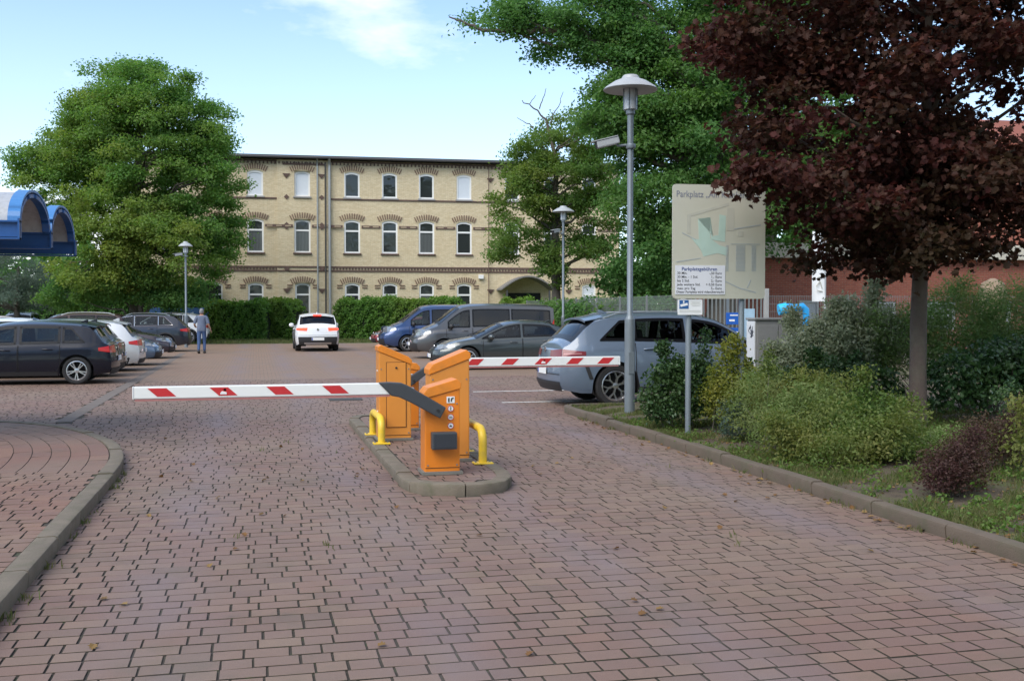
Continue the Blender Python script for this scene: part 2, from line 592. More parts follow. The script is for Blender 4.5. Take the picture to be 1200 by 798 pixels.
def pave(parent, Q, z, mat, single=300, name='paver'):
    Q = np.asarray(Q, float)
    c = Q.mean(1)
    fw = c[:, 0] * math.sin(YAW) + c[:, 1] * math.cos(YAW)
    rt = c[:, 0] * math.cos(YAW) - c[:, 1] * math.sin(YAW)
    seen = (np.abs(rt) < fw * 0.485) & (fw * 0.385 > CAM_H - z)
    order = np.argsort(np.where(seen, fw, fw + 1000))
    one, rest = order[:single], order[single:]
    shared = {}
    for i in one:
        q = Q[i] - c[i]
        key = tuple(np.round(q, 3).ravel())
        if key not in shared:
            V, f = paver_arrays(q[None], 0.0, 0.0)
            shared[key] = fast_mesh(name, V[0], np.full(len(f), 4), f.ravel(), [mat, JOINT], mi=SIDES)
        o = link(name, shared[key], parent)
        o.location = (c[i][0], c[i][1], z + random.uniform(-0.0010, 0.0010))
        o.rotation_euler = (random.gauss(0, .003), random.gauss(0, .003), random.gauss(0, .005))
    if len(rest):
        V, f = paver_arrays(Q[rest], z)
        n = len(rest)
        idx = (f[None] + (np.arange(n) * 12)[:, None, None]).ravel()
        o = link(name + '_field', fast_mesh(name + '_field', V.reshape(-1, 3), np.full(n * len(f), 4), idx, [mat, JOINT], mi=np.tile(SIDES, n)), parent)
        tag(o, kind='stuff')
def rows(x0f, x1f, y0, y1, keep=None, pitch=0.1435, gap=0.012, gx=0.013, clip=None):
    """rows of 21 and 14 cm stones laid across the lane, each row starting anywhere"""
    Q = []
    y = y0
    while y < y1:
        x = x0f(y) - random.random() * 0.36
        long_ = random.random() < .5
        x1 = x1f(y)
        while x < x1:
            wd = 0.21 if long_ else 0.14
            j = random.gauss(0, .002)
            q = [(x, y + j), (x + wd, y + j), (x + wd, y + pitch - gap + j), (x, y + pitch - gap + j)]
            if clip:
                for k_ in (0, 3): q[k_] = (max(q[k_][0], clip[0](q[k_][1])), q[k_][1])
                for k_ in (1, 2): q[k_] = (min(q[k_][0], clip[1](q[k_][1])), q[k_][1])
                if min(q[1][0] - q[0][0], q[2][0] - q[3][0]) < .025:
                    x += wd + gx
                    long_ = not long_
                    continue
            if keep is None or keep(x, x + wd, y, y + pitch):
                Q.append(q)
            x += wd + gx * random.uniform(0.8, 1.25)
            long_ = not long_ if random.random() > .12 else long_
        y += pitch
    return Q

# left pavement: straight kerb, then an elliptical corner
EC, EA, EB = (-4.6, 11.2), 3.25, 5.75
def left_edge(d=0.0, n=28, far=9.0):
    P = [(-1.35 - d, 1.0), (-1.35 - d, 11.2)]
    for i in range(1, n + 1):
        a = PI / 2 * i / n
        P.append((EC[0] + (EA - d) * math.cos(a), EC[1] + (EB - d) * math.sin(a)))
    P.append((-far, EC[1] + EB - d))
    return P
def in_left(x, y, d=0.0):
    if y < 11.2: return x < -1.35 - d
    if x < EC[0]: return y < EC[1] + EB - d
    return ((x - EC[0]) / (EA - d)) ** 2 + ((y - EC[1]) / (EB - d)) ** 2 < 1
ISL = [(1.33, 15.9), (1.33, 10.05), (1.38, 9.78), (1.52, 9.6), (1.80, 9.5), (2.05, 9.52), (2.26, 9.66), (2.38, 9.9), (2.43, 10.2), (2.46, 15.9),
       (2.38, 16.25), (2.15, 16.42), (1.65, 16.42), (1.41, 16.25)]
def in_isl(x, y):
    c = False
    for i in range(len(ISL)):
        (xa, ya), (xb, yb) = ISL[i], ISL[i - 1]
        if (ya > y) != (yb > y) and x < (xb - xa) * (y - ya) / (yb - ya) + xa:
            c = not c
    return c
def lane_keep(xa, xb, ya, yb):
    xm, ym = (xa + xb) / 2, (ya + yb) / 2
    if in_left(xa, ym) and in_left(xb, ym): return False
    if xa > 4.97 and ym < 17.4: return False
    if -2.98 < xm < -2.74 and ym > 17.1: return False
    if in_isl(xa, ym) and in_isl(xb, ym): return False
    return True
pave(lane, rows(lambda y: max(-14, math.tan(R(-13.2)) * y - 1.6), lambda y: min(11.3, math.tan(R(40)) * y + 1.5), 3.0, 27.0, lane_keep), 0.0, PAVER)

def resample(P, step):
    P = [Vector((p[0], p[1], 0)) for p in P]
    out, acc = [], 0
    D = [0]
    for i in range(1, len(P)):
        D.append(D[-1] + (P[i] - P[i - 1]).length)
    def q(s):
        for i in range(1, len(P)):
            if s <= D[i] + 1e-9:
                k = (s - D[i - 1]) / max(D[i] - D[i - 1], 1e-9)
                return P[i - 1].lerp(P[i], k)
        return P[-1]
    return q, D[-1]
def kerb(parent, P, side, wd, h, length, z0=-0.03, mat=None):
    q, tot = resample(P, length)
    n = max(1, round(tot / length))
    for i in range(n):
        a, b = tot * i / n + 0.007, tot * (i + 1) / n - 0.007
        hz_ = h + random.gauss(0, .006)
        ss = np.linspace(a, b, 5)
        V, F = [], []
        for s in ss:
            p = q(s)
            d = (q(min(tot, s + .05)) - q(max(0, s - .05))).normalized()
            nrm = Vector((-d.y, d.x, 0)) * side
            prof = [(0.012, z0), (0.0, hz_ - .028), (0.008, hz_ - .008), (0.028, hz_), (wd, hz_ - .003), (wd, z0)]
            V += [p + nrm * u + Vector((0, 0, zz)) for u, zz in prof]
        k = 6
        for j in range(4):
            for m_ in range(k):
                F.append((j * k + m_, j * k + (m_ + 1) % k, (j + 1) * k + (m_ + 1) % k, (j + 1) * k + m_))
        F += [tuple(range(k)), tuple(range(5 * k - 1, 4 * k - 1, -1))]
        MB().add(V, F).build('kerb_stone', mat or KERB, parent, smooth=35)

# left pavement
lp = [(p[0], p[1], 0.091) for p in left_edge(0.1)] + [(-9, 1.0, 0.091)]
walk = tag(MB().add(lp, [tuple(range(len(lp)))]).build('pavement', JOINT), kind='structure')
kerb(walk, left_edge(), 1, 0.145, 0.11, 1.0)
Q = rows(lambda y: -1.6 - min(3.4, 0.6 + y * .27), lambda y: -1.55, 4.4, 11.2, None, clip=(lambda y: -99, lambda y: -1.508))
k = 0
while EA - 0.17 - k * 0.2 > 0.5:
    d0, d1 = 0.158 + k * 0.2, 0.158 + k * 0.2 + 0.192
    a, i = 0.0, 0
    am = (EA + EB) / 2 - d0
    na = max(3, round(PI / 2 * am / 0.33))
    for i in range(na):
        a0, a1 = PI / 2 * i / na, PI / 2 * (i + 1) / na - 0.004 / am
        if a0 < 0.012: a0 = 0.012
        cor = [(d1, a0), (d0, a0), (d0, a1), (d1, a1)]
        Q.append([(EC[0] + (EA - d) * math.cos(t), EC[1] + (EB - d) * math.sin(t)) for d, t in cor])
    k += 1
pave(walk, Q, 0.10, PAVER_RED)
# traffic island
top = [(x * .96 + 1.89 * .04, y * .99 + 13 * .01, 0.086) for x, y in ISL]
isl = tag(MB().add(top, [tuple(range(len(top)))]).build('traffic_island', JOINT), kind='structure')
kerb(isl, ISL + [ISL[0]], 1, 0.15, 0.10, 0.62)
def isl_in(y):
    e = max(0, 10.1 - y, y - 15.85) / .42
    return .34 * (1 - math.sqrt(max(0, 1 - min(1, e) ** 2)))
pave(isl, rows(lambda y: 1.48, lambda y: 2.34, 9.68, 16.15, None, clip=(lambda y: 1.492 + isl_in(y), lambda y: 2.285 + .003 * (y - 9.7) - isl_in(y))), 0.095, PAVER)
# right kerb and planting bed
RK = [(4.95, 1.0), (4.95, 16.9), (5.0, 17.15), (5.15, 17.35), (5.4, 17.42), (11.3, 17.42)]
bedk = tag(empty('kerb_line'), kind='structure')
kerb(bedk, RK, -1, 0.12, 0.115, 1.0, mat=pm('kerb_brown', (0.115, 0.088, 0.066), 0.9, var=0.25, scale=6, bump=0.6, bscale=90, stain=(0.07, 0.075, 0.04), stain_scale=4, stain_amt=0.6))
def bed_z(x, y):
    return 0.07 + 0.05 * min(1, max(0, (x - 5.2) / 1.5)) * (0.6 + math.sin(x * 1.9 + y) * 0.35 + math.sin(y * 2.3 - x) * 0.3)
tag(MB().grid(lambda u, v: (u, v, bed_z(u, v)), np.linspace(5.08, 11.4, 70), np.linspace(1.0, 17.3, 120)).build('planting_bed', SOIL, smooth=80), kind='structure')
tag(MB().grid(lambda u, v: (u, v, bed_z(u, v) - .02), np.linspace(11.4, 45, 60), np.linspace(1.0, 60, 60)).build('rough_ground', SOIL, smooth=80), kind='structure')
# drain gutter along the left bays
GUT = pm('gutter', (0.135, 0.112, 0.098), 0.85, var=0.2, scale=3, bump=0.4)
gut = tag(MB().box((-2.86, 31, -0.02), (0.25, 27.6, 0.02)).build('drain_gutter', JOINT), kind='structure')
for i in range(46):
    MB().box((-2.86, 17.6 + i * 0.6, -0.006), (0.235, 0.59, 0.02)).build('gutter_stone', GUT, gut, bevel=.005, seg=1)
WHITEPAINT = pm('road_paint', (0.62, 0.62, 0.60), 0.8, var=0.2, scale=7, stain=(0.28, 0.2, 0.17), stain_scale=18, stain_amt=0.7)
for Y in (19.1, 21.8):
    x0 = 4.4
    tag(MB().box(((x0 + 9.5) / 2, Y, 0.006), (9.5 - x0, 0.10, 0.004)).build('parking_marking', WHITEPAINT), kind='structure')

# ================================================================== YELLOW BRICK BUILDING
def brick_mat(name, c1, c2, mortar, axis='Y', stain=(0.2, 0.16, 0.1), bw=0.25, rh=0.075):
    m, t, b = newmat(name)
    tcn = node(t, 'ShaderNodeTexCoord')
    s = node(t, 'ShaderNodeSeparateXYZ')
    t.links.new(tcn.outputs['Object'], s.inputs['Vector'])
    cb = node(t, 'ShaderNodeCombineXYZ')
    t.links.new(math_(t, 'ADD', s.outputs['X'], s.outputs['Y']), cb.inputs['X'])
    t.links.new(s.outputs['Z'], cb.inputs['Y'])
    br = node(t, 'ShaderNodeTexBrick')
    br.inputs['Scale'].default_value = 1.0
    br.inputs['Brick Width'].default_value = bw
    br.inputs['Row Height'].default_value = rh
    br.inputs['Mortar Size'].default_value = 0.006
    br.inputs['Bias'].default_value = 0.0
    br.inputs['Color1'].default_value = rgba(c1)
    br.inputs['Color2'].default_value = rgba(c2)
    br.inputs['Mortar'].default_value = rgba(mortar)
    t.links.new(cb.outputs['Vector'], br.inputs['Vector'])
    n = node(t, 'ShaderNodeTexNoise')
    n.inputs['Scale'].default_value = 0.45
    n.inputs['Detail'].default_value = 8
    n.inputs['Roughness'].default_value = 0.7
    t.links.new(tcn.outputs['Object'], n.inputs['Vector'])
    f = ramp(t, n.outputs['Fac'], [(0.45, 0.0), (0.75, 0.4)])
    n2 = node(t, 'ShaderNodeTexNoise')
    n2.inputs['Scale'].default_value = 7.0
    n2.inputs['Detail'].default_value = 6
    t.links.new(cb.outputs['Vector'], n2.inputs['Vector'])
    c = mix(t, f, br.outputs['Color'], stain)
    c = mix(t, 1.0, c, ramp(t, n2.outputs['Fac'], [(0.3, 0.92), (0.7, 1.07)]), 'MULTIPLY')
    t.links.new(c, b.inputs['Base Color'])
    b.inputs['Roughness'].default_value = 0.9
    bp = node(t, 'ShaderNodeBump')
    bp.inputs['Strength'].default_value = 0.4
    bp.inputs['Distance'].default_value = 0.01
    t.links.new(br.outputs['Fac'], bp.inputs['Height'])
    bp.invert = True
    t.links.new(bp.outputs['Normal'], b.inputs['Normal'])
    return m
YBRICK = brick_mat('yellow_brick', (0.67, 0.57, 0.38), (0.58, 0.475, 0.30), (0.44, 0.37, 0.26), stain=(0.52, 0.40, 0.24))
DBRICK = pm('dark_brick', (0.12, 0.075, 0.06), 0.8, var=0.35, scale=14)
ABRICK = pm('arch_brick', (0.19, 0.12, 0.085), 0.8, var=0.35, scale=14)
ROOFING = pm('bitumen', (0.028, 0.028, 0.032), 0.7, var=0.2)
WFRAME = pm('white_frame', (0.78, 0.78, 0.76), 0.45, var=0.04)
ZINC = pm('zinc', (0.42, 0.43, 0.43), 0.45, metal=0.6, var=0.15, scale=4)
def glass_mat(name, col=(0.02, 0.025, 0.03), rough=0.03, wave=0.02):
    m, t, b = newmat(name)
    b.inputs['Base Color'].default_value = rgba(col)
    b.inputs['Roughness'].default_value = rough
    b.inputs['Specular IOR Level'].default_value = 0.5
    n = node(t, 'ShaderNodeTexNoise')
    n.inputs['Scale'].default_value = 1.3
    tcn = node(t, 'ShaderNodeTexCoord')
    t.links.new(tcn.outputs['Object'], n.inputs['Vector'])
    bp = node(t, 'ShaderNodeBump')
    bp.inputs['Strength'].default_value = wave
    bp.inputs['Distance'].default_value = 0.1
    t.links.new(n.outputs['Fac'], bp.inputs['Height'])
    t.links.new(bp.outputs['Normal'], b.inputs['Normal'])
    return m
PANE = glass_mat('pane', (0.03, 0.035, 0.035), 0.03, 0.25)
def curtain_mat():
    m, t, b = newmat('curtain')
    tcn = node(t, 'ShaderNodeTexCoord')
    wv = node(t, 'ShaderNodeTexWave')
    wv.inputs['Scale'].default_value = 3.5
    wv.inputs['Distortion'].default_value = 1.5
    t.links.new(tcn.outputs['Object'], wv.inputs['Vector'])
    t.links.new(ramp(t, wv.outputs['Fac'], [(0, (0.055, 0.06, 0.06)), (1, (0.14, 0.15, 0.15))]), b.inputs['Base Color'])
    b.inputs['Roughness'].default_value = 0.12
    return m
CURTAIN = curtain_mat()
BLIND = pm('blind', (0.62, 0.66, 0.70), 0.35, var=0.05)

FA = R(-2.9)
bld = thing('brick_building', 'three-storey yellow brick building with white arched windows across the far end', 'building', (6.99, 69.28, 0), FA)
cols = [-12.2, -9.5, -6.99, -4.07, -0.93, 1.48, 3.87, 6.34, 9.54, 12.2, 14.79]
ROWS = [(1.25, 3.5, 0.96), (5.42, 7.55, 1.02), (8.99, 10.62, 0.98)]
wins = []
for u in cols:
    for k, (z0, z1, ww) in enumerate(ROWS):
        if k == 0 and 8.5 < u < 12.5: continue
        wins.append((u, k, z0, z1, ww))
U0, U1, ZT = -14.0, 16.9, 11.33
def facade():
    mb = MB()
    us = sorted({U0, U1} | {u - ww / 2 for u, k, a, b, ww in wins} | {u + ww / 2 for u, k, a, b, ww in wins})
    zs = sorted({-0.1, ZT} | {r[0] for r in ROWS} | {r[1] for r in ROWS})
    for i in range(len(us) - 1):
        for j in range(len(zs) - 1):
            um, zm = (us[i] + us[i + 1]) / 2, (zs[j] + zs[j + 1]) / 2
            if any(abs(um - u) < ww / 2 and a < zm < b for u, k, a, b, ww in wins): continue
            mb.add([(us[i], 0, zs[j]), (us[i + 1], 0, zs[j]), (us[i + 1], 0, zs[j + 1]), (us[i], 0, zs[j + 1])], [(0, 1, 2, 3)])
    for u, k, a, b, ww in wins:
        l, r_, dp = u - ww / 2, u + ww / 2, 0.2
        mb.add([(l, 0, a), (l, dp, a), (l, dp, b), (l, 0, b)], [(0, 1, 2, 3)])
        mb.add([(r_, 0, a), (r_, dp, a), (r_, dp, b), (r_, 0, b)], [(3, 2, 1, 0)])
        mb.add([(l, 0, b), (l, dp, b), (r_, dp, b), (r_, 0, b)], [(0, 1, 2, 3)])
        # masonry under the segmental arch
        n, rise = 6, 0.14
        for s in (-1, 1):
            P = [(u + s * ww / 2, b)]
            for i in range(n + 1):
                x = s * ww / 2 * (1 - i / n)
                P.append((u + x, b - rise * (2 * x / ww) ** 2 - 0.002))
            mb.prism(P, 'Y', 0.0, 0.16)
    D = 12
    mb.add([(U0, 0, -.1), (U0, D, -.1), (U0, D, ZT), (U0, 0, ZT)], [(0, 1, 2, 3)])
    mb.add([(U1, 0, -.1), (U1, D, -.1), (U1, D, ZT), (U1, 0, ZT)], [(3, 2, 1, 0)])
    mb.add([(U0, D, -.1), (U1, D, -.1), (U1, D, ZT), (U0, D, ZT)], [(0, 1, 2, 3)])
    return mb
facade().build('wall', YBRICK, bld)
# projecting bay between the two drainpipes
bay = MB()
b0, b1 = -5.65, -2.32
for z0, z1 in ((-.1, 1.25), (3.5, 5.42), (7.55, 8.99), (10.62, 11.30)):
    bay.box(((b0 + b1) / 2, -0.05, (z0 + z1) / 2), (b1 - b0, 0.096, z1 - z0))
for k, (z0, z1, ww) in enumerate(ROWS):
    for xa, xb in ((b0, -4.07 - ww / 2), (-4.07 + ww / 2, b1)):
        bay.box(((xa + xb) / 2, -0.05, (z0 + z1) / 2), (xb - xa, 0.096, z1 - z0))
bay.build('wall_bay', YBRICK, bld)
# roof and eaves
rf = MB()
rf.prism([(-0.45, 11.37), (-0.45, 11.56), (6, 11.95), (12.4, 11.56), (12.4, 11.37)], 'X', U0 - .3, U1 + .3)
rfo = rf.build('roof', ROOFING, bld)
MB().tube([(U0 - .3, -0.52, 11.42), (U1 + .3, -0.52, 11.42)], 0.075, 8).build('gutter', pm('gutter_dark', (0.05, 0.05, 0.055), .5), rfo)
for i in range(10):
    MB().box((U0 + 1.2 + i * 3.1, 2.5, 11.78), (0.18, 0.18, 0.3)).build('roof_vent', ROOFING, rfo)
# frieze under the eaves: a dark course and its dentils
fz = MB()
fz.box(((U0 + U1) / 2, -0.035, 11.24), (U1 - U0, 0.07, 0.09))
x = U0 + .1
while x < U1:
    fz.box((x, -0.055, 11.12), (0.09, 0.11, 0.16))
    x += 0.24
fz.box((-3.98, -0.125, 11.03), (2.6, 0.05, 0.09))
for i in range(14):
    fz.box((-5.15 + i * .18, -0.13, 11.1), (0.08, 0.06, 0.12))
fz.build('frieze', DBRICK, bld)
def course(z, h, pr, skip=()):
    mb = MB()
    cuts = [U0]
    for a, b in skip: cuts += [a, b]
    cuts.append(U1)
    for a, b in zip(cuts[::2], cuts[1::2]):
        if b > a: mb.box(((a + b) / 2, -pr / 2, z), (b - a, pr, h))
    return mb
bayskip = [(b0, b1)]
course(8.86, 0.10, 0.05, bayskip).build('string_course', DBRICK, bld)
c2 = course(4.52, 0.10, 0.06)
for a, b in zip([U0], [U1]):
    for x in np.arange(U0 + .1, U1, 0.2):
        c2.box((x, -0.03, 4.40), (0.10, 0.058, 0.12))
c2.box(((U0 + U1) / 2, -0.025, 4.27), (U1 - U0, 0.05, 0.09))
c2.box((-3.98, -0.115, 4.52), (b1 - b0, 0.05, 0.10))
c2.box((-3.98, -0.115, 4.27), (b1 - b0, 0.05, 0.09))
c2.build('string_course', DBRICK, bld)
# middle band: short dark panels with a pale inlay between the windows
edges = [U0] + [v for u in cols for v in (u - .6, u + .6)] + [U1]
INLAY = pm('pale_inlay', (0.45, 0.36, 0.24), .85)
for a, b in zip(edges[::2], edges[1::2]):
    if b - a < .3: continue
    y = -0.125 if b0 <= (a + b) / 2 <= b1 else -0.025
    bnd = MB().box(((a + b) / 2, y, 7.12), (b - a, 0.05, 0.17)).build('decorative_band', DBRICK, bld)
    n = max(1, int((b - a) / .55))
    for i in range(n):
        xx = a + (i + .5) * (b - a) / n
        MB().box((xx, y - .027, 7.12), ((b - a) / n * .62, 0.008, 0.06)).build('inlay', INLAY, bnd)
for (u, z, y) in ((-5.05, 7.12, -.125), (-2.85, 7.12, -.125), (-5.05, 8.95, -.11), (-2.85, 8.95, -.11), (-5.05, 4.4, -.15), (-2.85, 4.4, -.15)):
    d = MB()
    d.box((u, y, z), (0.34 if z == 7.12 else 0.24, 0.06, 0.34 if z == 7.12 else 0.24), rot=Matrix.Rotation(PI / 4, 3, 'Y'))
    d.build('diamond_ornament', DBRICK, bld)
for u in (-5.05, -2.85, -10.8, 8.1, 13.4, 16.2):
    for z in (3.1, 10.4):
        mb = MB()
        for i in range(4):
            mb.box((u, -0.125 if b0 < u < b1 else -0.03, z - i * .07), (0.44 - i * .11, 0.06, 0.06))
        mb.build('corbel_ornament', DBRICK, bld)
def arch(u, z, ww, ears, y):
    mb = MB()
    n = 11
    rad = 1.35 * ww
    half = math.asin((ww / 2 + .12) / rad)
    cz = z - .16 - rad * math.cos(half) + .07
    for i in range(n):
        a = -half + 2 * half * i / (n - 1)
        c = (u + (rad + .19) * math.sin(a), y, cz + (rad + .19) * math.cos(a))
        mb.box(c, (0.066, 0.05, 0.34), rot=Matrix.Rotation(a, 3, 'Y'))
    if ears:
        for s in (-1, 1):
            for i in range(2):
                mb.box((u + s * (ww / 2 + .32), y, z - .14 - i * .16), (0.34, 0.05, 0.065))
    return mb
styles = {(-12.2, 2): 'b', (-6.99, 2): 'b', (-4.07, 2): 'b', (6.34, 2): 'b', (-6.99, 1): 'c', (-4.07, 1): 'c', (3.87, 1): 'c', (14.79, 0): 'b', (1.48, 0): 'c', (3.87, 0): 'c', (9.54, 1): 'c'}
for u, k, z0, z1, ww in wins:
    inbay = b0 < u < b1
    y = 0.09
    st = styles.get((u, k))
    f = MB()
    fw = 0.105
    f.box((u - ww / 2 + fw / 2, y, (z0 + z1) / 2), (fw, 0.07, z1 - z0))
    f.box((u + ww / 2 - fw / 2, y, (z0 + z1) / 2), (fw, 0.07, z1 - z0))
    f.box((u, y, z0 + fw / 2), (ww - 2 * fw, 0.066, fw))
    top = z1 - .02
    n = 8
    P = [(u + (ww / 2 - fw) * (2 * i / n - 1), z1 - 0.14 * ((ww - 2 * fw) / ww * (2 * i / n - 1)) ** 2 - fw - .03) for i in range(n + 1)]
    f.prism(P + [(u + ww / 2 - fw, z1), (u - ww / 2 + fw, z1)], 'Y', y - .033, y + .033)
    zt = z1 - (z1 - z0) * (0.33 if k < 2 else 0)
    if k < 2:
        f.box((u, y, zt), (ww - 2 * fw, 0.066, 0.11))
    win = f.build('window', WFRAME, bld)
    lo = (z0 + fw, zt - .05) if k < 2 else (z0 + fw, z1 - .05)
    pan = [lo] + ([(zt + .05, z1 - .05)] if k < 2 else [])
    for i, (a, b) in enumerate(pan):
        mt = PANE
        if st == 'b' : mt = BLIND
        if st == 'c' and i == 0: mt = CURTAIN
        MB().box((u, y + .02, (a + b) / 2), (ww - 2 * fw + .01, 0.012, b - a + .02)).build('blind' if mt is BLIND else 'pane', mt, win)
    if k == 2 and st is None:
        MB().box((u - ww / 2 + .02, -0.02, (z0 + z1) / 2), (0.04, 0.05, z1 - z0 - .1)).build('trim', WFRAME, win)
    yy = -0.13 if inbay else -0.03
    MB().box((u, yy, z0 - .05), (ww + .16, 0.14, 0.1)).build('sill', DBRICK if k == 1 else pm('grey_sill', (0.30, 0.29, 0.28), .7), win, bevel=.01, seg=1)
    arch(u, z1, ww, k == 0, -0.115 if inbay else -0.022).build('window_arch', ABRICK, bld)
for u, r_, m in ((-3.12, .05, ZINC), (-2.36, .085, ZINC), (7.95, .03, DBRICK)):
    MB().tube([(u, -0.5, 11.42), (u, -0.22, 11.15), (u, -0.2, 10.9), (u, -0.2, 0.2)], r_, 8).build('downpipe', m, bld, smooth=50)
MB().tube([(-2.62, -0.19, 11.1), (-2.62, -0.19, 0.2)], .05, 8).build('downpipe', pm('dark_pipe', (0.06, 0.055, 0.05), .6), bld, smooth=50)
MB().box((7.45, -0.1, 3.95), (0.34, 0.16, 0.26)).build('alarm_box', WFRAME, bld, bevel=.02)
# entrance with its arched porch roof
por = MB()
n = 12
for i in range(n):
    a0, a1 = i / n, (i + 1) / n
    P = [(8.5 + 3.6 * a, 3.05 + .85 * math.sin(PI * a)) for a in (a0, a1)]
    por.prism([P[0], P[1], (P[1][0], P[1][1] + .10), (P[0][0], P[0][1] + .10)], 'Y', -1.9, 0.0)
porch = por.build('porch_roof', pm('porch_grey', (0.17, 0.165, 0.16), .7), bld)
for u in (8.9, 11.7):
    MB().box((u, -1.7, 1.5), (0.1, 0.1, 3.1)).build('porch_post', pm('steel_dark', (0.1, 0.1, 0.105), .5, .5), bld)
MB().box((10.3, -0.03, 1.2), (2.3, 0.06, 2.4)).build('door', pm('door_dark', (0.035, 0.035, 0.04), .3), bld)
MB().box((10.3, -0.05, 2.65), (2.3, 0.05, 0.5)).build('fanlight', PANE, bld)

# ================================================================== CARS
RUBBER = pm('rubber', (0.018, 0.018, 0.019), 0.85, var=0.25, scale=20)
ALLOY = pm('alloy', (0.55, 0.56, 0.58), 0.28, metal=0.9, var=0.05)
ALLOY_D = pm('alloy_dark', (0.09, 0.09, 0.095), 0.3, metal=0.7, var=0.05)
BLACKP = pm('black_plastic', (0.022, 0.022, 0.024), 0.55, var=0.15, scale=10)
WELL = pm('wheel_well', (0.010, 0.010, 0.011), 0.95)
CHROME = pm('chrome', (0.7, 0.7, 0.72), 0.12, metal=1.0, var=0.02)
def clear_glass(name, tint):
    m, t, b = newmat(name)
    t.nodes.remove(b)
    tr = node(t, 'ShaderNodeBsdfTransparent')
    tr.inputs['Color'].default_value = rgba(tint)
    gl = node(t, 'ShaderNodeBsdfGlossy')
    gl.inputs['Roughness'].default_value = 0.015
    fr = node(t, 'ShaderNodeFresnel')
    fr.inputs['IOR'].default_value = 1.6
    ms = node(t, 'ShaderNodeMixShader')
    t.links.new(fr.outputs['Fac'], ms.inputs['Fac'])
    t.links.new(tr.outputs['BSDF'], ms.inputs[1])
    t.links.new(gl.outputs['BSDF'], ms.inputs[2])
    t.links.new(ms.outputs['Shader'], t.nodes['Material Output'].inputs['Surface'])
    return m
CGLASS = clear_glass('car_glass', (0.42, 0.46, 0.45))
CGLASS_G = clear_glass('car_glass_green', (0.55, 0.63, 0.60))
CGLASS_D = clear_glass('car_glass_dark', (0.07, 0.075, 0.08))
SEALM = pm('seal_black', (0.006, 0.006, 0.007), .3, spec=.3)
TRIM = pm('cabin_trim', (0.03, 0.03, 0.033), .8, var=.2)
SEAT = pm('seat_cloth', (0.055, 0.055, 0.06), .9, var=.25, scale=12)
REDLENS = pm('red_lens', (0.45, 0.014, 0.012), 0.2, var=0.1, coat=0.2)
DARKRED = pm('dark_red_lens', (0.16, 0.010, 0.016), 0.2, var=0.1, coat=0.15)
CLEARLENS = pm('clear_lens', (0.26, 0.275, 0.29), 0.12, metal=0.5, var=0.7, scale=14, coat=0.8)
PLATE = pm('plate', (0.75, 0.75, 0.73), 0.5, var=0.04)
EUBLUE = pm('plate_blue', (0.02, 0.06, 0.35), 0.5)
def emis(name, col, st):
    m, t, b = newmat(name)
    b.inputs['Base Color'].default_value = rgba(col)
    b.inputs['Emission Color'].default_value = rgba(col)
    b.inputs['Emission Strength'].default_value = st
    return m
BRAKE = emis('brake_light', (1.0, 0.05, 0.02), 0.8)

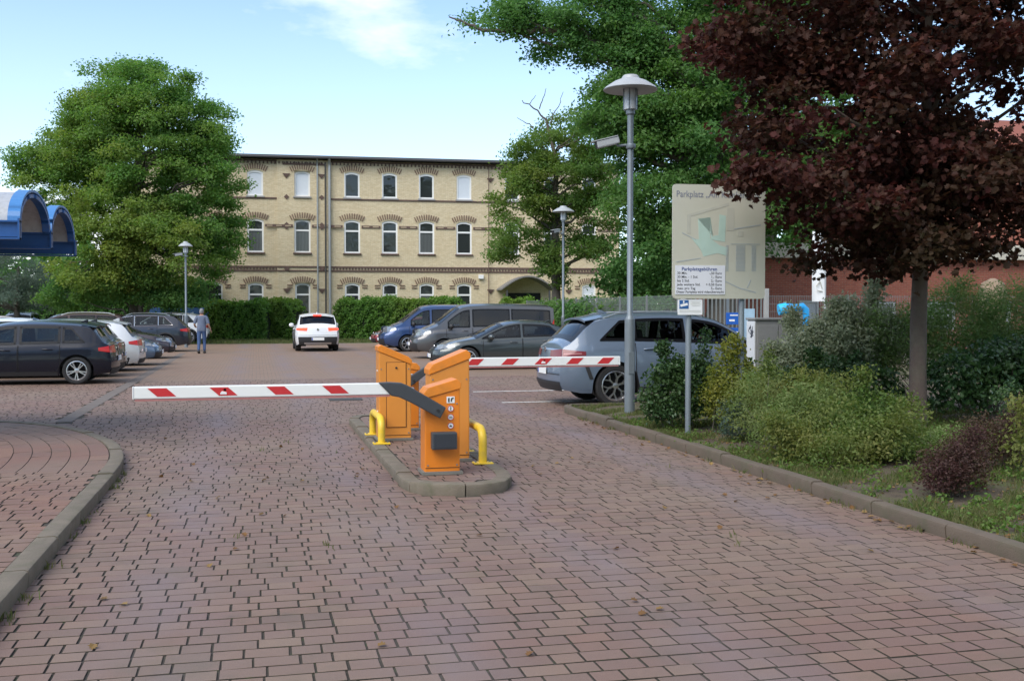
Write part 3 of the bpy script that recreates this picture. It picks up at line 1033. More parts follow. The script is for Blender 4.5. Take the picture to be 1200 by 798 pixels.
def smoothcurve(P, it=2):
    P = np.array(P, float)
    for _ in range(it):
        a = P[:-1] * .75 + P[1:] * .25
        b = P[:-1] * .25 + P[1:] * .75
        P = np.concatenate([P[:1], np.stack([a, b], 1).reshape(-1, 2), P[-1:]])
    return P
WHEELS = {}
def wheel_meshes(r, wd, style):
    key = (r, wd, style)
    if key in WHEELS: return WHEELS[key]
    rr = r * (0.70 if style != 'small' else 0.64)
    t = MB()
    t.lathe([(rr, -wd * .42), (rr + .02, -wd * .5), (r * .93, -wd * .5), (r * .985, -wd * .42), (r, -wd * .25), (r, wd * .25), (r * .985, wd * .42), (r * .93, wd * .5), (rr + .02, wd * .5), (rr, wd * .42)], n=36, axis='Y', cap=False)
    tyre = t.mesh('wheel', RUBBER, smooth=45)
    m = MB()
    m.lathe([(rr + .004, wd * .44), (rr - .012, wd * .46), (rr - .03, wd * .36), (rr - .035, -wd * .4)], n=36, axis='Y', mi=0, cap=False)
    m.lathe([(rr - .03, -.02), (0.02, -.02)], n=30, axis='Y', mi=1, cap=False)
    m.lathe([(0.055, wd * .28), (0.055, wd * .40), (0.03, wd * .43), (0.004, wd * .43)], n=14, axis='Y', mi=0, cap=False)
    ns, tw = {'five': (5, True), 'seven': (7, False), 'ten': (10, False), 'y': (6, 'y'), 'small': (7, False), 'dark': (5, True)}[style]
    for k in range(ns):
        a = 2 * PI * k / ns + .3
        offs = (-.16, .16) if tw is True else ((0,) if tw is False else (0,))
        for o in offs:
            a0, a1 = a + o * 1.9 * .35, a + o
            w0, w1 = .032, .03
            if tw == 'y':
                segs = [((.04, a), (rr * .55, a), .035), ((rr * .52, a), (rr - .015, a + .3), .026), ((rr * .52, a), (rr - .015, a - .3), .026)]
            else:
                segs = [((.04, a0), (rr - .015, a1), w0 if tw else .045)]
            for (ra, aa), (rb, ab), ww in segs:
                p = Vector((ra * math.cos(aa), 0, ra * math.sin(aa)))
                q = Vector((rb * math.cos(ab), 0, rb * math.sin(ab)))
                d = (q - p).normalized()
                nrm = Vector((-d.z, 0, d.x)) * ww / 2
                y0, y1, yb = wd * .40, wd * .42, wd * .22
                V = [p - nrm + Vector((0, yb, 0)), p + nrm + Vector((0, yb, 0)), q + nrm + Vector((0, yb, 0)), q - nrm + Vector((0, yb, 0)),
                     p - nrm * .7 + Vector((0, y0, 0)), p + nrm * .7 + Vector((0, y0, 0)), q + nrm * .7 + Vector((0, y1, 0)), q - nrm * .7 + Vector((0, y1, 0))]
                m.add(V, [(0, 1, 2, 3), (7, 6, 5, 4), (0, 4, 5, 1), (2, 6, 7, 3), (1, 5, 6, 2), (3, 7, 4, 0)], 0)
    rim = m.mesh('rim', [ALLOY_D if style == 'dark' else ALLOY, WELL], smooth=40)
    WHEELS[key] = (tyre, rim)
    return tyre, rim

def make_car(name, label, pt, S, loc, heading, group, opts=None):
    """S: L W H wb fo r gc top belt wins ...   car points along its own +x"""
    S = dict(S)
    if opts: S.update(opts)
    Lc, W, wb, fo, r, gc = S['L'], S['W'], S['wb'], S['fo'], S['r'], S['gc']
    xF = Lc / 2 - fo
    xR = xF - wb
    ra = r + S.get('archgap', 0.055)
    top, belt = smoothcurve(S['top'], 2), smoothcurve(S['belt'], 2)
    zt_ = lambda x: float(np.interp(x, top[:, 0], top[:, 1]))
    zb_ = lambda x: min(float(np.interp(x, belt[:, 0], belt[:, 1])), zt_(x) - 0.012)
    tum = S.get('tum', 0.36)
    kF, kR = S.get('kF', 0.24), S.get('kR', 0.13)
    lf, lr = S.get('lf', 0.85), S.get('lr', 0.7)
    def w_(x):
        v = W / 2
        if x > Lc / 2 - lf: v *= 1 - kF * ((x - Lc / 2 + lf) / lf) ** 2.4
        if x < -Lc / 2 + lr: v *= 1 - kR * ((-Lc / 2 + lr - x) / lr) ** 2.4
        return v
    PU, PV = [0, .12, .3, .55, .74, .86, 1.0], [.93, .965, .992, 1.0, .985, .975, .925]
    def yside(x, z):
        zb, wx = zb_(x), w_(x)
        if z <= zb: return wx * float(np.interp((z - gc) / (zb - gc), PU, PV))
        return wx * PV[-1] - (z - zb) * tum
    xf0, xr0 = Lc / 2 - 0.5, -Lc / 2 + 0.45
    gF = S.get('gF', ([0, .15, .42, .62, .85, 1.0], [.72, .93, 1.0, .985, .93, .72]))
    gR = S.get('gR', ([0, .2, .45, .62, .8, 1.0], [.80, .97, 1.0, .96, .92, .86]))
    zFt, zRt = zb_(Lc / 2), zb_(-Lc / 2)
    def warp(x, z):
        if x > xf0: return xf0 + (x - xf0) * float(np.interp((z - gc) / (zFt - gc), *gF))
        if x < xr0: return xr0 + (x - xr0) * float(np.interp((z - gc) / (zRt - gc), *gR))
        return x
    def P_side(x, z, s, off=0.0):
        return Vector((warp(x, z), s * (yside(x, z) + off), z))
    def crown(x):
        zt, zb = zt_(x), zb_(x)
        c = min(S.get('crown', 0.075), 0.62 * (zt - zb))
        zr = zt - c
        return zr, max(0.05, yside(x, zr)), c
    def P_top(x, q, off=0.0):           # q -1..1 across
        zr, yr, c = crown(x)
        z = zr + c * (1 - abs(q) ** 2.3) + off
        return Vector((warp(x, min(z, 9)), yr * q, z))
    def zlo(x):
        z = gc
        for xa in (xF, xR):
            if abs(x - xa) < ra:
                z = max(z, r + math.sqrt(max(0, ra * ra - (x - xa) ** 2)))
        e = max(0, abs(x) - (Lc / 2 - .35)) / .35
        return min(max(z, gc + .06 * e), zb_(x) - .03)
    xs = set(np.linspace(-Lc / 2, Lc / 2, 100)) | set(Lc / 2 - np.array([.015, .04, .08, .13])) | set(-Lc / 2 + np.array([.015, .04, .08, .13]))
    for xa in (xF, xR):
        hw = math.sqrt(ra * ra - max(0, (gc - r)) ** 2) if gc < r else ra
        for t in np.linspace(-1, 1, 21):
            xs.add(xa + hw * math.sin(t * PI / 2))
        xs |= {xa - hw - .002, xa + hw + .002}
    xs = sorted(x for x in xs if abs(x) <= Lc / 2 + 1e-9)
    NL, NG, NQ = 11, 10, 10
    us = np.array([0, .07, .14, .24, .36, .48, .60, .70, .80, .90, 1.0])
    def win_span(win, x):
        x0, x1, lo, hi = win[:4]
        sl0, sl1 = (win[4], win[5]) if len(win) > 4 else (None, None)
        zb = zb_(x) + lo
        zr, yr, c = crown(x)
        zt = zr - hi
        if sl0: zt = min(zt, zb + max(0, x - x0) * sl0 + .02)
        if sl1: zt = min(zt, zb + max(0, x1 - x) * sl1 + .02)
        return zb, max(zt, zb + .004)
    def is_open(x, z, q):
        if q is None:
            for win in S['wins']:
                if win[0] + .022 < x < win[1] - .022:
                    zb, zt = win_span(win, x)
                    if zb + .015 < z < zt - .015: return True
            return False
        for k in ('ws', 'rw'):
            if S.get(k):
                a_, b_ = sorted(S[k])
                if a_ + .03 < x < b_ - .03 and abs(q) < .86: return True
        return False
    body = MB()
    rowsv = []
    for x in xs:
        zl, zb = zlo(x), zb_(x)
        zr, yr, c = crown(x)
        col = [P_side(x, zl + (zb - zl) * u, 1) for u in us]
        col += [P_side(x, zb + (zr - zb) * (i + 1) / NG, 1) for i in range(NG)]
        col += [P_top(x, 1 - (i + 1) / NQ) for i in range(NQ)]
        rowsv.append(col)
    n = len(rowsv[0])
    for s in (1, -1):
        V = [(p.x, s * p.y, p.z) for col in rowsv for p in col]
        F = []
        for i in range(len(xs) - 1):
            xm = (xs[i] + xs[i + 1]) / 2
            for j in range(n - 1):
                if j >= NL - 1:
                    if j < NL - 1 + NG: op = is_open(xm, (rowsv[i][j].z + rowsv[i + 1][j].z + rowsv[i][j + 1].z + rowsv[i + 1][j + 1].z) / 4, None)
                    else: op = is_open(xm, 0, 1 - (j - (NL - 1 + NG) + .5) / NQ)
                    if op: continue
                F.append((i * n + j, (i + 1) * n + j, (i + 1) * n + j + 1, i * n + j + 1))
        body.add(V, F)
    # end caps, bowed in plan
    def cap(ci, sx, bow):
        col = rowsv[ci]
        NY = NQ
        V, F = [], []
        for j in range(NL):
            p = col[j]
            for i in range(2 * NY + 1):
                q = 1 - i / NY
                V.append((p.x + sx * bow * (1 - abs(q) ** 2.2) * 1.0, p.y * q, p.z))
        k = 2 * NY + 1
        for j in range(NL - 1):
            for i in range(k - 1):
                F.append((j * k + i, j * k + i + 1, (j + 1) * k + i + 1, (j + 1) * k + i))
        # close up to the bonnet or boot edge
        o = len(V)
        tops = [col[NL - 1 + NG + i] for i in range(NQ + 1)]
        for i in range(2 * NY + 1):
            q = 1 - i / NY
            p = tops[min(i, 2 * NY - i)]
            V.append((p.x + sx * bow * 0.55 * (1 - abs(q) ** 2.2), abs(p.y) * (1 if q >= 0 else -1), p.z))
        for i in range(k - 1):
            F.append(((NL - 1) * k + i, (NL - 1) * k + i + 1, o + i + 1, o + i))
        tp = [(t.x, t.y * s_, t.z) for s_ in (1,) for t in tops]
        body.add(V, F)
        # lid strip joining the bowed edge to the crown edge
        V2, F2 = [], []
        for i in range(2 * NY + 1):
            p = tops[min(i, 2 * NY - i)]
            q = 1 - i / NY
            V2 += [(p.x, abs(p.y) * (1 if q >= 0 else -1), p.z), V[o + i]]
        for i in range(2 * NY):
            F2.append((2 * i, 2 * i + 1, 2 * i + 3, 2 * i + 2))
        body.add(V2, F2)
    bF, bR = S.get('bowF', 0.16), S.get('bowR', 0.09)
    cap(-1, 1, bF)
    cap(0, -1, bR)
    root = thing(name, label, 'car' if not S.get('van') else 'van', loc, heading, group)
    PT = pt
    body.build('body', PT, root, smooth=42)
    def P_end(front, q, z, off=0.0):
        x = Lc / 2 if front else -Lc / 2
        p = P_side(x, z, 1)
        bow = (bF if front else bR) * (1 - abs(q) ** 2.2)
        sx = 1 if front else -1
        return Vector((p.x + sx * (bow + off), p.y * q, z))
    def patch(name, fn, us_, vs_, mat, parent=root, thick=None, smooth=50):
        return MB().grid(fn, us_, vs_).build(name, mat, parent, smooth=smooth)
    def ends(front, q0, q1, z0, z1, off=.006, n=10, m=4, slant=0.0, taper=None):
        def fn(u, v):
            q = q0 + (q1 - q0) * u
            za, zb = z0 + slant * u, z1 + slant * u
            if taper: za, zb = za + taper[0] * u, zb + taper[1] * u
            return P_end(front, q, za + (zb - za) * v, off)
        return fn, np.linspace(0, 1, n), np.linspace(0, 1, m)
    # inner arches and floor, all dark
    uw = MB()
    for xa in (xF, xR):
        for s in (1, -1):
            Y = w_(xa) * .955
            pts = [(xa + ra * math.cos(a), r + ra * math.sin(a)) for a in np.linspace(-.35, PI + .35, 16)]
            V = [(p[0], s * Y, p[1]) for p in pts] + [(p[0], s * (Y - .42), p[1]) for p in pts]
            k = len(pts)
            uw.add(V, [(i, i + 1, k + i + 1, k + i) for i in range(k - 1)])
            uw.add([(p[0], s * (Y - .42), p[1]) for p in pts], [tuple(range(k))])
    uw.box((0, 0, gc + .07), (Lc - .5, W * .80, .06))
    uw.box((0, 0, gc + .16), (wb - 2 * ra - .1, W * .86, .10))
    uw.build('underbody', WELL, root)
    # wheels
    tyre, rim = wheel_meshes(r, S.get('tw', .215), S.get('rim', 'five'))
    for xa in (xF, xR):
        for s in (1, -1):
            wo = link('wheel', tyre, root)
            wo.location = (xa, s * (W / 2 - S.get('tw', .215) / 2 - .028), r)
            wo.rotation_euler = (0, random.random() * 6, 0)
            if s < 0: wo.scale = (1, -1, 1)
            link('rim', rim, wo)
    # glass
    glz = S.get('glass', CGLASS)
    for s in (1, -1):
        for wi, win in enumerate(S['wins']):
            x0, x1 = win[:2]
            X = np.linspace(x0, x1, 24)
            V, F = [], []
            for x in X:
                zb, zt = win_span(win, x)
                for t in (0, .33, .66, 1):
                    V.append(P_side(x, zb + (zt - zb) * t, s, .006))
            for i in range(23):
                for j in range(3):
                    F.append((i * 4 + j, (i + 1) * 4 + j, (i + 1) * 4 + j + 1, i * 4 + j + 1))
            g = MB().add(V, F).build('side_window', glz if wi == 0 else S.get('glass_rear', glz), root, smooth=60)
            sl = MB()
            m_ = .045
            def band(X_, f):
                VV = []
                for x in X_:
                    zb, zt = win_span(win, x)
                    a_, b_ = f(zb, zt)
                    VV += [P_side(x, a_, s, .0075), P_side(x, max(a_ + .001, b_), s, .0075)]
                sl.add(VV, [(2 * k, 2 * k + 2, 2 * k + 3, 2 * k + 1) for k in range(len(X_) - 1)])
            band(X, lambda a_, b_: (a_ - .006, min(b_, a_ + m_)))
            band(X, lambda a_, b_: (max(a_, b_ - m_), b_ + .006))
            band(np.linspace(x0 - .008, x0 + m_, 4), lambda a_, b_: (a_, b_))
            band(np.linspace(x1 - m_, x1 + .008, 4), lambda a_, b_: (a_, b_))
            sl.build('window_seal', SEALM, g, smooth=60, recalc=False)
            if S.get('chrome'):
                MB().tube([V[i * 4] + Vector((0, s * .006, 0)) for i in range(24)] + [V[i * 4 + 3] + Vector((0, s * .006, 0)) for i in range(23, -1, -1)], .011, 5, False).build('chrome_strip', CHROME, g)
    def top_glass(nm, xa, xb, mat_):
        g = MB().grid(lambda u, v: P_top(xa + (xb - xa) * u, v * .93, .006), np.linspace(0, 1, 16), np.linspace(-1, 1, 17)).build(nm, mat_, root, smooth=60)
        fm = MB()
        sg_ = 1 if xb > xa else -1
        for q0, q1 in ((-.955, -.78), (.78, .955)):
            fm.grid(lambda u, v: P_top(xa + (xb - xa) * u, q0 + (q1 - q0) * v, .0075), np.linspace(-.03, 1.03, 14), np.linspace(0, 1, 4))
        for xa2, xb2 in ((xa - sg_ * .02, xa + sg_ * .075), (xb - sg_ * .075, xb + sg_ * .02)):
            fm.grid(lambda u, v: P_top(xa2 + (xb2 - xa2) * u, v * .78, .0075), np.linspace(0, 1, 4), np.linspace(-1, 1, 15))
        fm.build('glass_border', SEALM, g, smooth=60, recalc=False)
    if S.get('ws'):
        x0, x1 = S['ws']
        top_glass('windscreen', x0, x1, CGLASS_G)
        for q in (.1, -.55):
            p0 = P_top(x0 + .04, q, .02); p1 = P_top(x0 - (x0 - x1) * .42, q + .42, .016)
            MB().tube([p0, p1], .009, 5).build('wiper', BLACKP, root)
    if S.get('rw'):
        x0, x1 = S['rw']
        top_glass('rear_window', x0, x1, S.get('glass_tail', CGLASS_D))
    # cabin: tub, dashboard, seats, wheel
    cab = MB()
    wx0, wx1 = min(w_i[0] for w_i in S['wins']), max(w_i[1] for w_i in S['wins'])
    zbm = zb_((wx0 + wx1) / 2)
    cab.box(((wx0 + wx1) / 2 - .1, 0, gc + .2 + (zbm - gc - .28) / 2), (wx1 - wx0 + .1, W * .80, zbm - gc - .28))
    cab.box((wx1 - .12, 0, zbm - .03), (.42, W * .76, .13))
    inn = cab.build('cabin', TRIM, root, bevel=.04)
    xs_f = S['doors'][0][0] + .12
    xs_r = xs_f - (.92 if not S.get('van') else 1.5)
    hs = min(.36, (zt_(xs_f) - zbm) * .72)
    for xx, ys in ((xs_f, (-.37, .37)), (xs_r, (-.40, 0, .40))):
        if xx < wx0 - .2: continue
        for y in ys:
            sb = MB()
            rt = Matrix.Rotation(-.2, 3, 'Y')
            sb.box((xx, y, zbm + hs * .18), (.13, .44, hs * .95), rot=rt)
            sb.box((xx - .07, y, zbm + hs * .86), (.09, .25, hs * .42), rot=rt)
            sb.build('seat', SEAT, inn, bevel=.03, smooth=50)
    MB().tube([(wx1 - .42 + .05 * math.sin(a), .37 + .18 * math.cos(a), zbm + .02 + .17 * math.sin(a)) for a in np.linspace(0, 2 * PI, 17)], .014, 6, False).build('steering_wheel', BLACKP, inn, smooth=60)
    if S.get('rwz'):                        # upright rear window on the tail
        z0, z1, xe = S['rwz']
    # doors, their gaps and handles
    for s in (1, -1):
        for x0, x1 in S['doors']:
            zlo_ = gc + .10
            def zz(x, v):
                a = max(zlo_, zlo(x) + .035)
                return a + (zb_(x) - .012 - a) * v
            X = np.linspace(x0, x1, 14)
            V = [P_side(x, zz(x, v), s, .0035) for x in X for v in np.linspace(0, 1, 7)]
            F = [(i * 7 + j, (i + 1) * 7 + j, (i + 1) * 7 + j + 1, i * 7 + j + 1) for i in range(13) for j in range(6)]
            d = MB().add(V, F).build('door', PT, root, smooth=50)
            loop = [V[i * 7] for i in range(14)] + [V[13 * 7 + j] for j in range(1, 7)]
            loop = [V[j] for j in range(6, 0, -1)] + loop
            MB().tube(loop, .0075, 5, False).build('door_gap', WELL, d)
            xh = x0 + (.16 if not S.get('handle_front') else .16)
            zh = zb_(xh) - .115
            p, q = P_side(xh, zh, s, .022), P_side(xh + .2, zh + .01, s, .022)
            MB().tube([P_side(xh - .01, zh, s, 0), p, q, P_side(xh + .21, zh + .01, s, 0)], .014, 6).build('handle', S.get('handle', PT), d, smooth=60)
        # mirror
        xm, zm = S['mirror']
        p = P_side(xm, zm, s)
        mb = MB()
        mb.lathe([(.01, -.10), (.065, -.08), (.085, -.02), (.088, .05), (.06, .10), (.01, .115)], c=(p.x, p.y + s * .12, zm + .05), n=12, axis='Y')
        mb.box((p.x, p.y + s * .03, zm + .0), (.06, .10, .04))
        mb.build('mirror', S.get('mirror_mat', PT), root, smooth=60)
    # lower cladding and bumpers
    cl = S.get('clad', BLACKP)
    for s in (1, -1):
        MB().grid(lambda x, v: P_side(x, gc + .01 + v * S.get('sill_h', .09), s, .008), np.linspace(xR + ra + .03, xF - ra - .03, 10), [0, .5, 1]).build('sill', cl, root, smooth=50)
        if S.get('arch_trim'):
            for xa in (xF, xR):
                def af(a, v, xa=xa):
                    rad = ra + .002 + v * S['arch_trim']
                    x = xa + rad * math.cos(a)
                    x = max(-Lc / 2 + .01, min(Lc / 2 - .01, x))
                    return P_side(x, r + rad * math.sin(a), s, .012)
                lo = math.asin(min(.9, (r - gc) / ra))
                MB().grid(af, np.linspace(-lo * .9, PI + lo * .9, 22), [0, .5, 1]).build('arch_trim', BLACKP, root, smooth=50)
    for front, z0, z1, mt in S.get('bump', []):
        patch('bumper', *ends(front, -1, 1, gc + z0, gc + z1, .013, 20, 5), mt)
    # lights
    fl = S.get('head')
    if fl:
        z0, z1, q0, q1, sl, sx = fl
        for s in (1, -1):
            mb = MB()
            fn, a, b = ends(True, q0 * s, 1.0 * s, z0, z1, .007, 8, 4, 0, (q1, sl))
            mb.grid(fn, a, b)
            def sd(u, v):
                x = Lc / 2 - u * sx
                zc = (z0 + q1 + z1 + sl) / 2
                h = (z1 + sl - z0 - q1) * (1 - .55 * u)
                return P_side(x, zc + .03 * u + h * (v - .5), s, .007)
            mb.grid(sd, np.linspace(0, 1, 7), np.linspace(0, 1, 4))
            mb.build('headlight', CLEARLENS, root, smooth=60)
    tl = S.get('tail')
    if tl:
        z0, z1, q0, taper0, taper1, sx, mt = tl
        for s in (1, -1):
            mb = MB()
            fn, a, b = ends(False, q0 * s, 1.0 * s, z0, z1, .007, 8, 4, 0, (taper0, taper1))
            mb.grid(fn, a, b)
            def sd(u, v):
                x = -Lc / 2 + u * sx
                za, zb2 = z0 + taper0 + u * S.get('tail_up', .04), z1 + taper1
                return P_side(x, za + (zb2 - za) * v * (1 - .35 * u) + .3 * u * 0, s, .007)
            mb.grid(sd, np.linspace(0, 1, 7), np.linspace(0, 1, 4))
            mb.build('taillight', mt, root, smooth=60)
    for z in S.get('rear_seams', ()):
        MB().tube([P_end(False, t, z, .003) for t in np.linspace(-.97, .97, 17)], .006, 5, False).build('panel_gap', WELL, root)
    if S.get('outlet'):
        for s in (1, -1):
            MB().grid(lambda u, v: P_side(-Lc / 2 + .50 + .07 * u - .09 * v, .50 + .24 * v, s, .009), np.linspace(0, 1, 4), np.linspace(0, 1, 6)).build('air_outlet', BLACKP, root, smooth=60)
    if S.get('skid'):
        MB().grid(lambda u, v: P_end(False, -.72 + 1.44 * u, gc + .05 + .07 * v, .022), np.linspace(0, 1, 12), [0, .5, 1]).build('skid_plate', ALLOY, root, smooth=60)
    if S.get('lamp_strip'):
        za, zb3 = S['lamp_strip']
        for s in (1, -1):
            MB().grid(lambda u, v: P_side(-Lc / 2 + .02 + u * .34, za + .012 * u + (zb3 - za) * v, s, .011), np.linspace(0, 1, 6), [0, 1]).build('lamp_strip', pm('pink_lens', (0.5, 0.22, 0.22), .3), root, smooth=60)
    g = S.get('grille')
    if g:
        z0, z1, q = g
        patch('grille', *ends(True, -q, q, z0, z1, .008, 12, 4), BLACKP)
        for i in range(3):
            z = z0 + (z1 - z0) * (i + .7) / 3.4
            MB().tube([P_end(True, t, z, .014) for t in np.linspace(-q * .93, q * .93, 9)], .007, 5).build('grille_bar', S.get('grille_mat', CHROME), root)
    for front in (True, False):
        z = S['plate'][0 if front else 1]
        c = P_end(front, 0, z, .018)
        p = MB().box(c, (.012, .52, .115)).build('number_plate', PLATE, root, bevel=.004, seg=1)
        MB().box(c + Vector((.008 if front else -.008, .235 if not front else -.235, 0)), (.006, .04, .10)).build('plate_strip', EUBLUE, p)
    if S.get('emblem'):
        for front in (True, False):
            z = S['emblem'][0 if front else 1]
            c = P_end(front, 0, z, .012)
            MB().lathe([(.005, 0), (.045, 0.003), (.05, -.01)], c=c, n=16, axis='X').build('emblem', CHROME, root)
    if S.get('rails'):
        for s in (1, -1):
            pts = [P_top(x, s * .90, .0 if i in (0, 8) else .05) for i, x in enumerate(np.linspace(S['rails'][0], S['rails'][1], 9))]
            MB().tube(pts, .017, 6).build('roof_rail', S.get('rail_mat', ALLOY), root, smooth=60)
    if S.get('spoiler'):
        x, d = S['spoiler']
        mb = MB()
        X = [x + .22, x + .05, x - d]
        V = []
        for i, xx in enumerate(X):
            for q in np.linspace(-.9, .9, 9):
                p = P_top(x + .22 if i == 0 else x + .05, q, .014)
                if i == 2: p = P_top(x + .05, q, .0) + Vector((-d - .05, 0, -.015))
                V.append(p)
        F = [(i * 9 + j, i * 9 + j + 1, (i + 1) * 9 + j + 1, (i + 1) * 9 + j) for i in range(2) for j in range(8)]
        V2 = [Vector(p) - Vector((0, 0, .035)) for p in V[18:]]
        V += V2
        F += [(18 + j, 18 + j + 1, 27 + j + 1, 27 + j) for j in range(8)]
        mb.add(V, F)
        mb.build('spoiler', S.get('spoiler_mat', PT), root, smooth=50)
    if S.get('antenna'):
        x = S['antenna']
        p = P_top(x, 0, 0)
        MB().prism([(p.x - .12, p.z), (p.x + .08, p.z), (p.x - .09, p.z + .07), (p.x - .12, p.z + .065)], 'Y', -.02, .02).build('antenna', PT, root, bevel=.008)
    if S.get('towbar'):
        MB().tube([(-Lc / 2 + .1, 0, gc + .12), (-Lc / 2 - .12, 0, gc + .10), (-Lc / 2 - .15, 0, gc + .2)], .022, 8).lathe([(.005, .2), (.03, .215), (.036, .24), (.02, .27)], c=(-Lc / 2 - .15, 0, gc), n=10).build('towbar', BLACKP, root, smooth=60)
    root['_'] = 0
    del root['_']
    return root, P_side, P_end, P_top, zb_

HATCH = dict(rear_seams=(.55,), L=4.26, W=1.79, wb=2.63, fo=.88, r=.318, gc=.20, rim='five',
    top=[(-2.13, .90), (-2.11, .955), (-1.98, 1.02), (-1.72, 1.33), (-1.60, 1.40), (-1.2, 1.44), (-.4, 1.465), (.2, 1.44), (.55, 1.34), (1.12, .99), (1.25, .955), (1.75, .86), (2.05, .74), (2.13, .67)],
    belt=[(-2.13, .885), (-1.8, .94), (-1, .925), (0, .905), (1.0, .875), (1.5, .83), (2.0, .70), (2.13, .65)],
    wins=[(-.08, 1.02, .025, .045), (-1.02, -.16, .03, .045), (-1.55, -1.07, .03, .05, 1.1, None)],
    ws=(1.14, .5), rw=(-2.0, -1.69), doors=[(-.12, 1.02), (-1.02, -.14)], mirror=(.80, .89),
    head=(.58, .70, .52, .01, .015, .38), tail=(.72, .90, .50, .01, -.02, .26, REDLENS), grille=(.60, .66, .5), plate=(.42, .58), emblem=(.66, .80),
    bump=[(True, .02, .22, BLACKP), (False, 0.02, .16, BLACKP)], spoiler=(-1.68, .10), antenna=-1.4)
ESTATE = dict(HATCH, L=4.56,
    top=[(-2.28, .90), (-2.26, .97), (-2.18, 1.03), (-1.95, 1.36), (-1.85, 1.42), (-1.2, 1.46), (-.4, 1.475), (.3, 1.44), (.65, 1.34), (1.24, .99), (1.38, .955), (1.9, .86), (2.2, .74), (2.28, .67)],
    belt=[(-2.28, .885), (-1.8, .93), (0, .905), (1.1, .875), (1.6, .83), (2.15, .70), (2.28, .65)],
    wins=[(.04, 1.14, .025, .045), (-.92, -.04, .03, .045), (-1.9, -.97, .03, .05, 1.4, None)],
    ws=(1.26, .6), rw=(-2.19, -1.93), doors=[(0, 1.14), (-.92, -.02)], mirror=(.92, .89), spoiler=(-1.92, .08), rails=(-1.75, .25), antenna=-1.5)
SEDAN = dict(HATCH, L=4.72, W=1.81, wb=2.84, fo=.82, r=.325, gc=.19, rim='seven',
    top=[(-2.36, .93), (-2.33, 1.00), (-1.85, 1.05), (-1.70, 1.08), (-1.05, 1.36), (-.7, 1.41), (-.2, 1.435), (.2, 1.41), (.55, 1.32), (1.25, .97), (1.4, .94), (1.95, .84), (2.25, .74), (2.36, .66)],
    belt=[(-2.36, .91), (-1.8, .95), (-1, .93), (0, .91), (1.1, .87), (1.7, .81), (2.2, .70), (2.36, .64)],
    wins=[(-.02, 1.12, .025, .045), (-1.25, -.10, .03, .045, .85, None)],
    ws=(1.28, .5), rw=(-1.72, -1.02), doors=[(-.06, 1.10), (-1.06, -.08)], mirror=(.88, .89), spoiler=None, antenna=-1.0,
    head=(.58, .71, .50, .02, .03, .42), tail=(.72, .86, .50, .01, .02, .3, REDLENS), grille=(.44, .66, .42), plate=(.40, .60))
SUV = dict(HATCH, L=4.48, W=1.84, wb=2.66, fo=.9, r=.35, gc=.26, rim='five', tw=.235,
    top=[(-2.24, 1.02), (-2.22, 1.10), (-2.08, 1.18), (-1.72, 1.50), (-1.6, 1.56), (-1.1, 1.61), (-.4, 1.63), (.25, 1.59), (.6, 1.48), (1.12, 1.15), (1.25, 1.11), (1.8, 1.03), (2.12, .90), (2.24, .80)],
    belt=[(-2.24, 1.0), (-1.8, 1.09), (-1, 1.07), (0, 1.04), (1, 1.01), (1.6, .97), (2.1, .85), (2.24, .78)],
    wins=[(-.04, 1.0, .025, .05), (-1.0, -.12, .03, .05), (-1.62, -1.05, .03, .055, 1.0, None)],
    ws=(1.14, .55), rw=(-2.08, -1.70), doors=[(-.08, 1.0), (-1.0, -.10)], mirror=(.78, 1.03), rails=(-1.5, .25),
    head=(.72, .86, .52, .02, .02, .36), tail=(.82, 1.0, .50, .01, -.02, .3, REDLENS), grille=(.55, .80, .42), plate=(.50, .72), emblem=(.74, .92),
    bump=[(True, .0, .22, BLACKP), (False, 0.0, .26, BLACKP)], spoiler=(-1.70, .12), arch_trim=.06, sill_h=.13)
BIGSUV = dict(SUV, glass_rear=CGLASS, rear_seams=(.58, .80), outlet=True, lamp_strip=(.928, .942), L=4.75, W=1.92, wb=2.865, fo=.89, r=.375, gc=.25, rim='y', tw=.27,
    top=[(-2.375, 1.02), (-2.36, 1.12), (-2.20, 1.19), (-1.80, 1.54), (-1.62, 1.61), (-1.1, 1.665), (-.3, 1.69), (.35, 1.65), (.72, 1.54), (1.28, 1.17), (1.42, 1.13), (1.9, 1.06), (2.24, .95), (2.375, .82)],
    belt=[(-2.375, 1.0), (-1.9, 1.14), (-1, 1.135), (0, 1.11), (1, 1.06), (1.7, .99), (2.2, .87), (2.375, .8)],
    wins=[(.02, 1.14, .025, .05), (-1.02, -.06, .03, .05), (-1.66, -1.08, .03, .055, .85, None)],
    ws=(1.30, .66), rw=(-2.19, -1.74), doors=[(-.02, 1.12), (-1.02, -.04)], mirror=(.90, 1.05), rails=(-1.55, .35), antenna=-1.30,
    head=(.74, .86, .52, .01, .02, .36), tail=(.88, .99, .40, .0, .03, .44, DARKRED), tail_up=.03, grille=(.52, .80, .36), plate=(.48, .62), emblem=(.88, 1.0),
    bump=[(True, .0, .20, BLACKP), (False, .03, .20, BLACKP)], spoiler=(-1.74, .14), arch_trim=None, sill_h=.06, tum=.38, kR=.16, lr=.8)
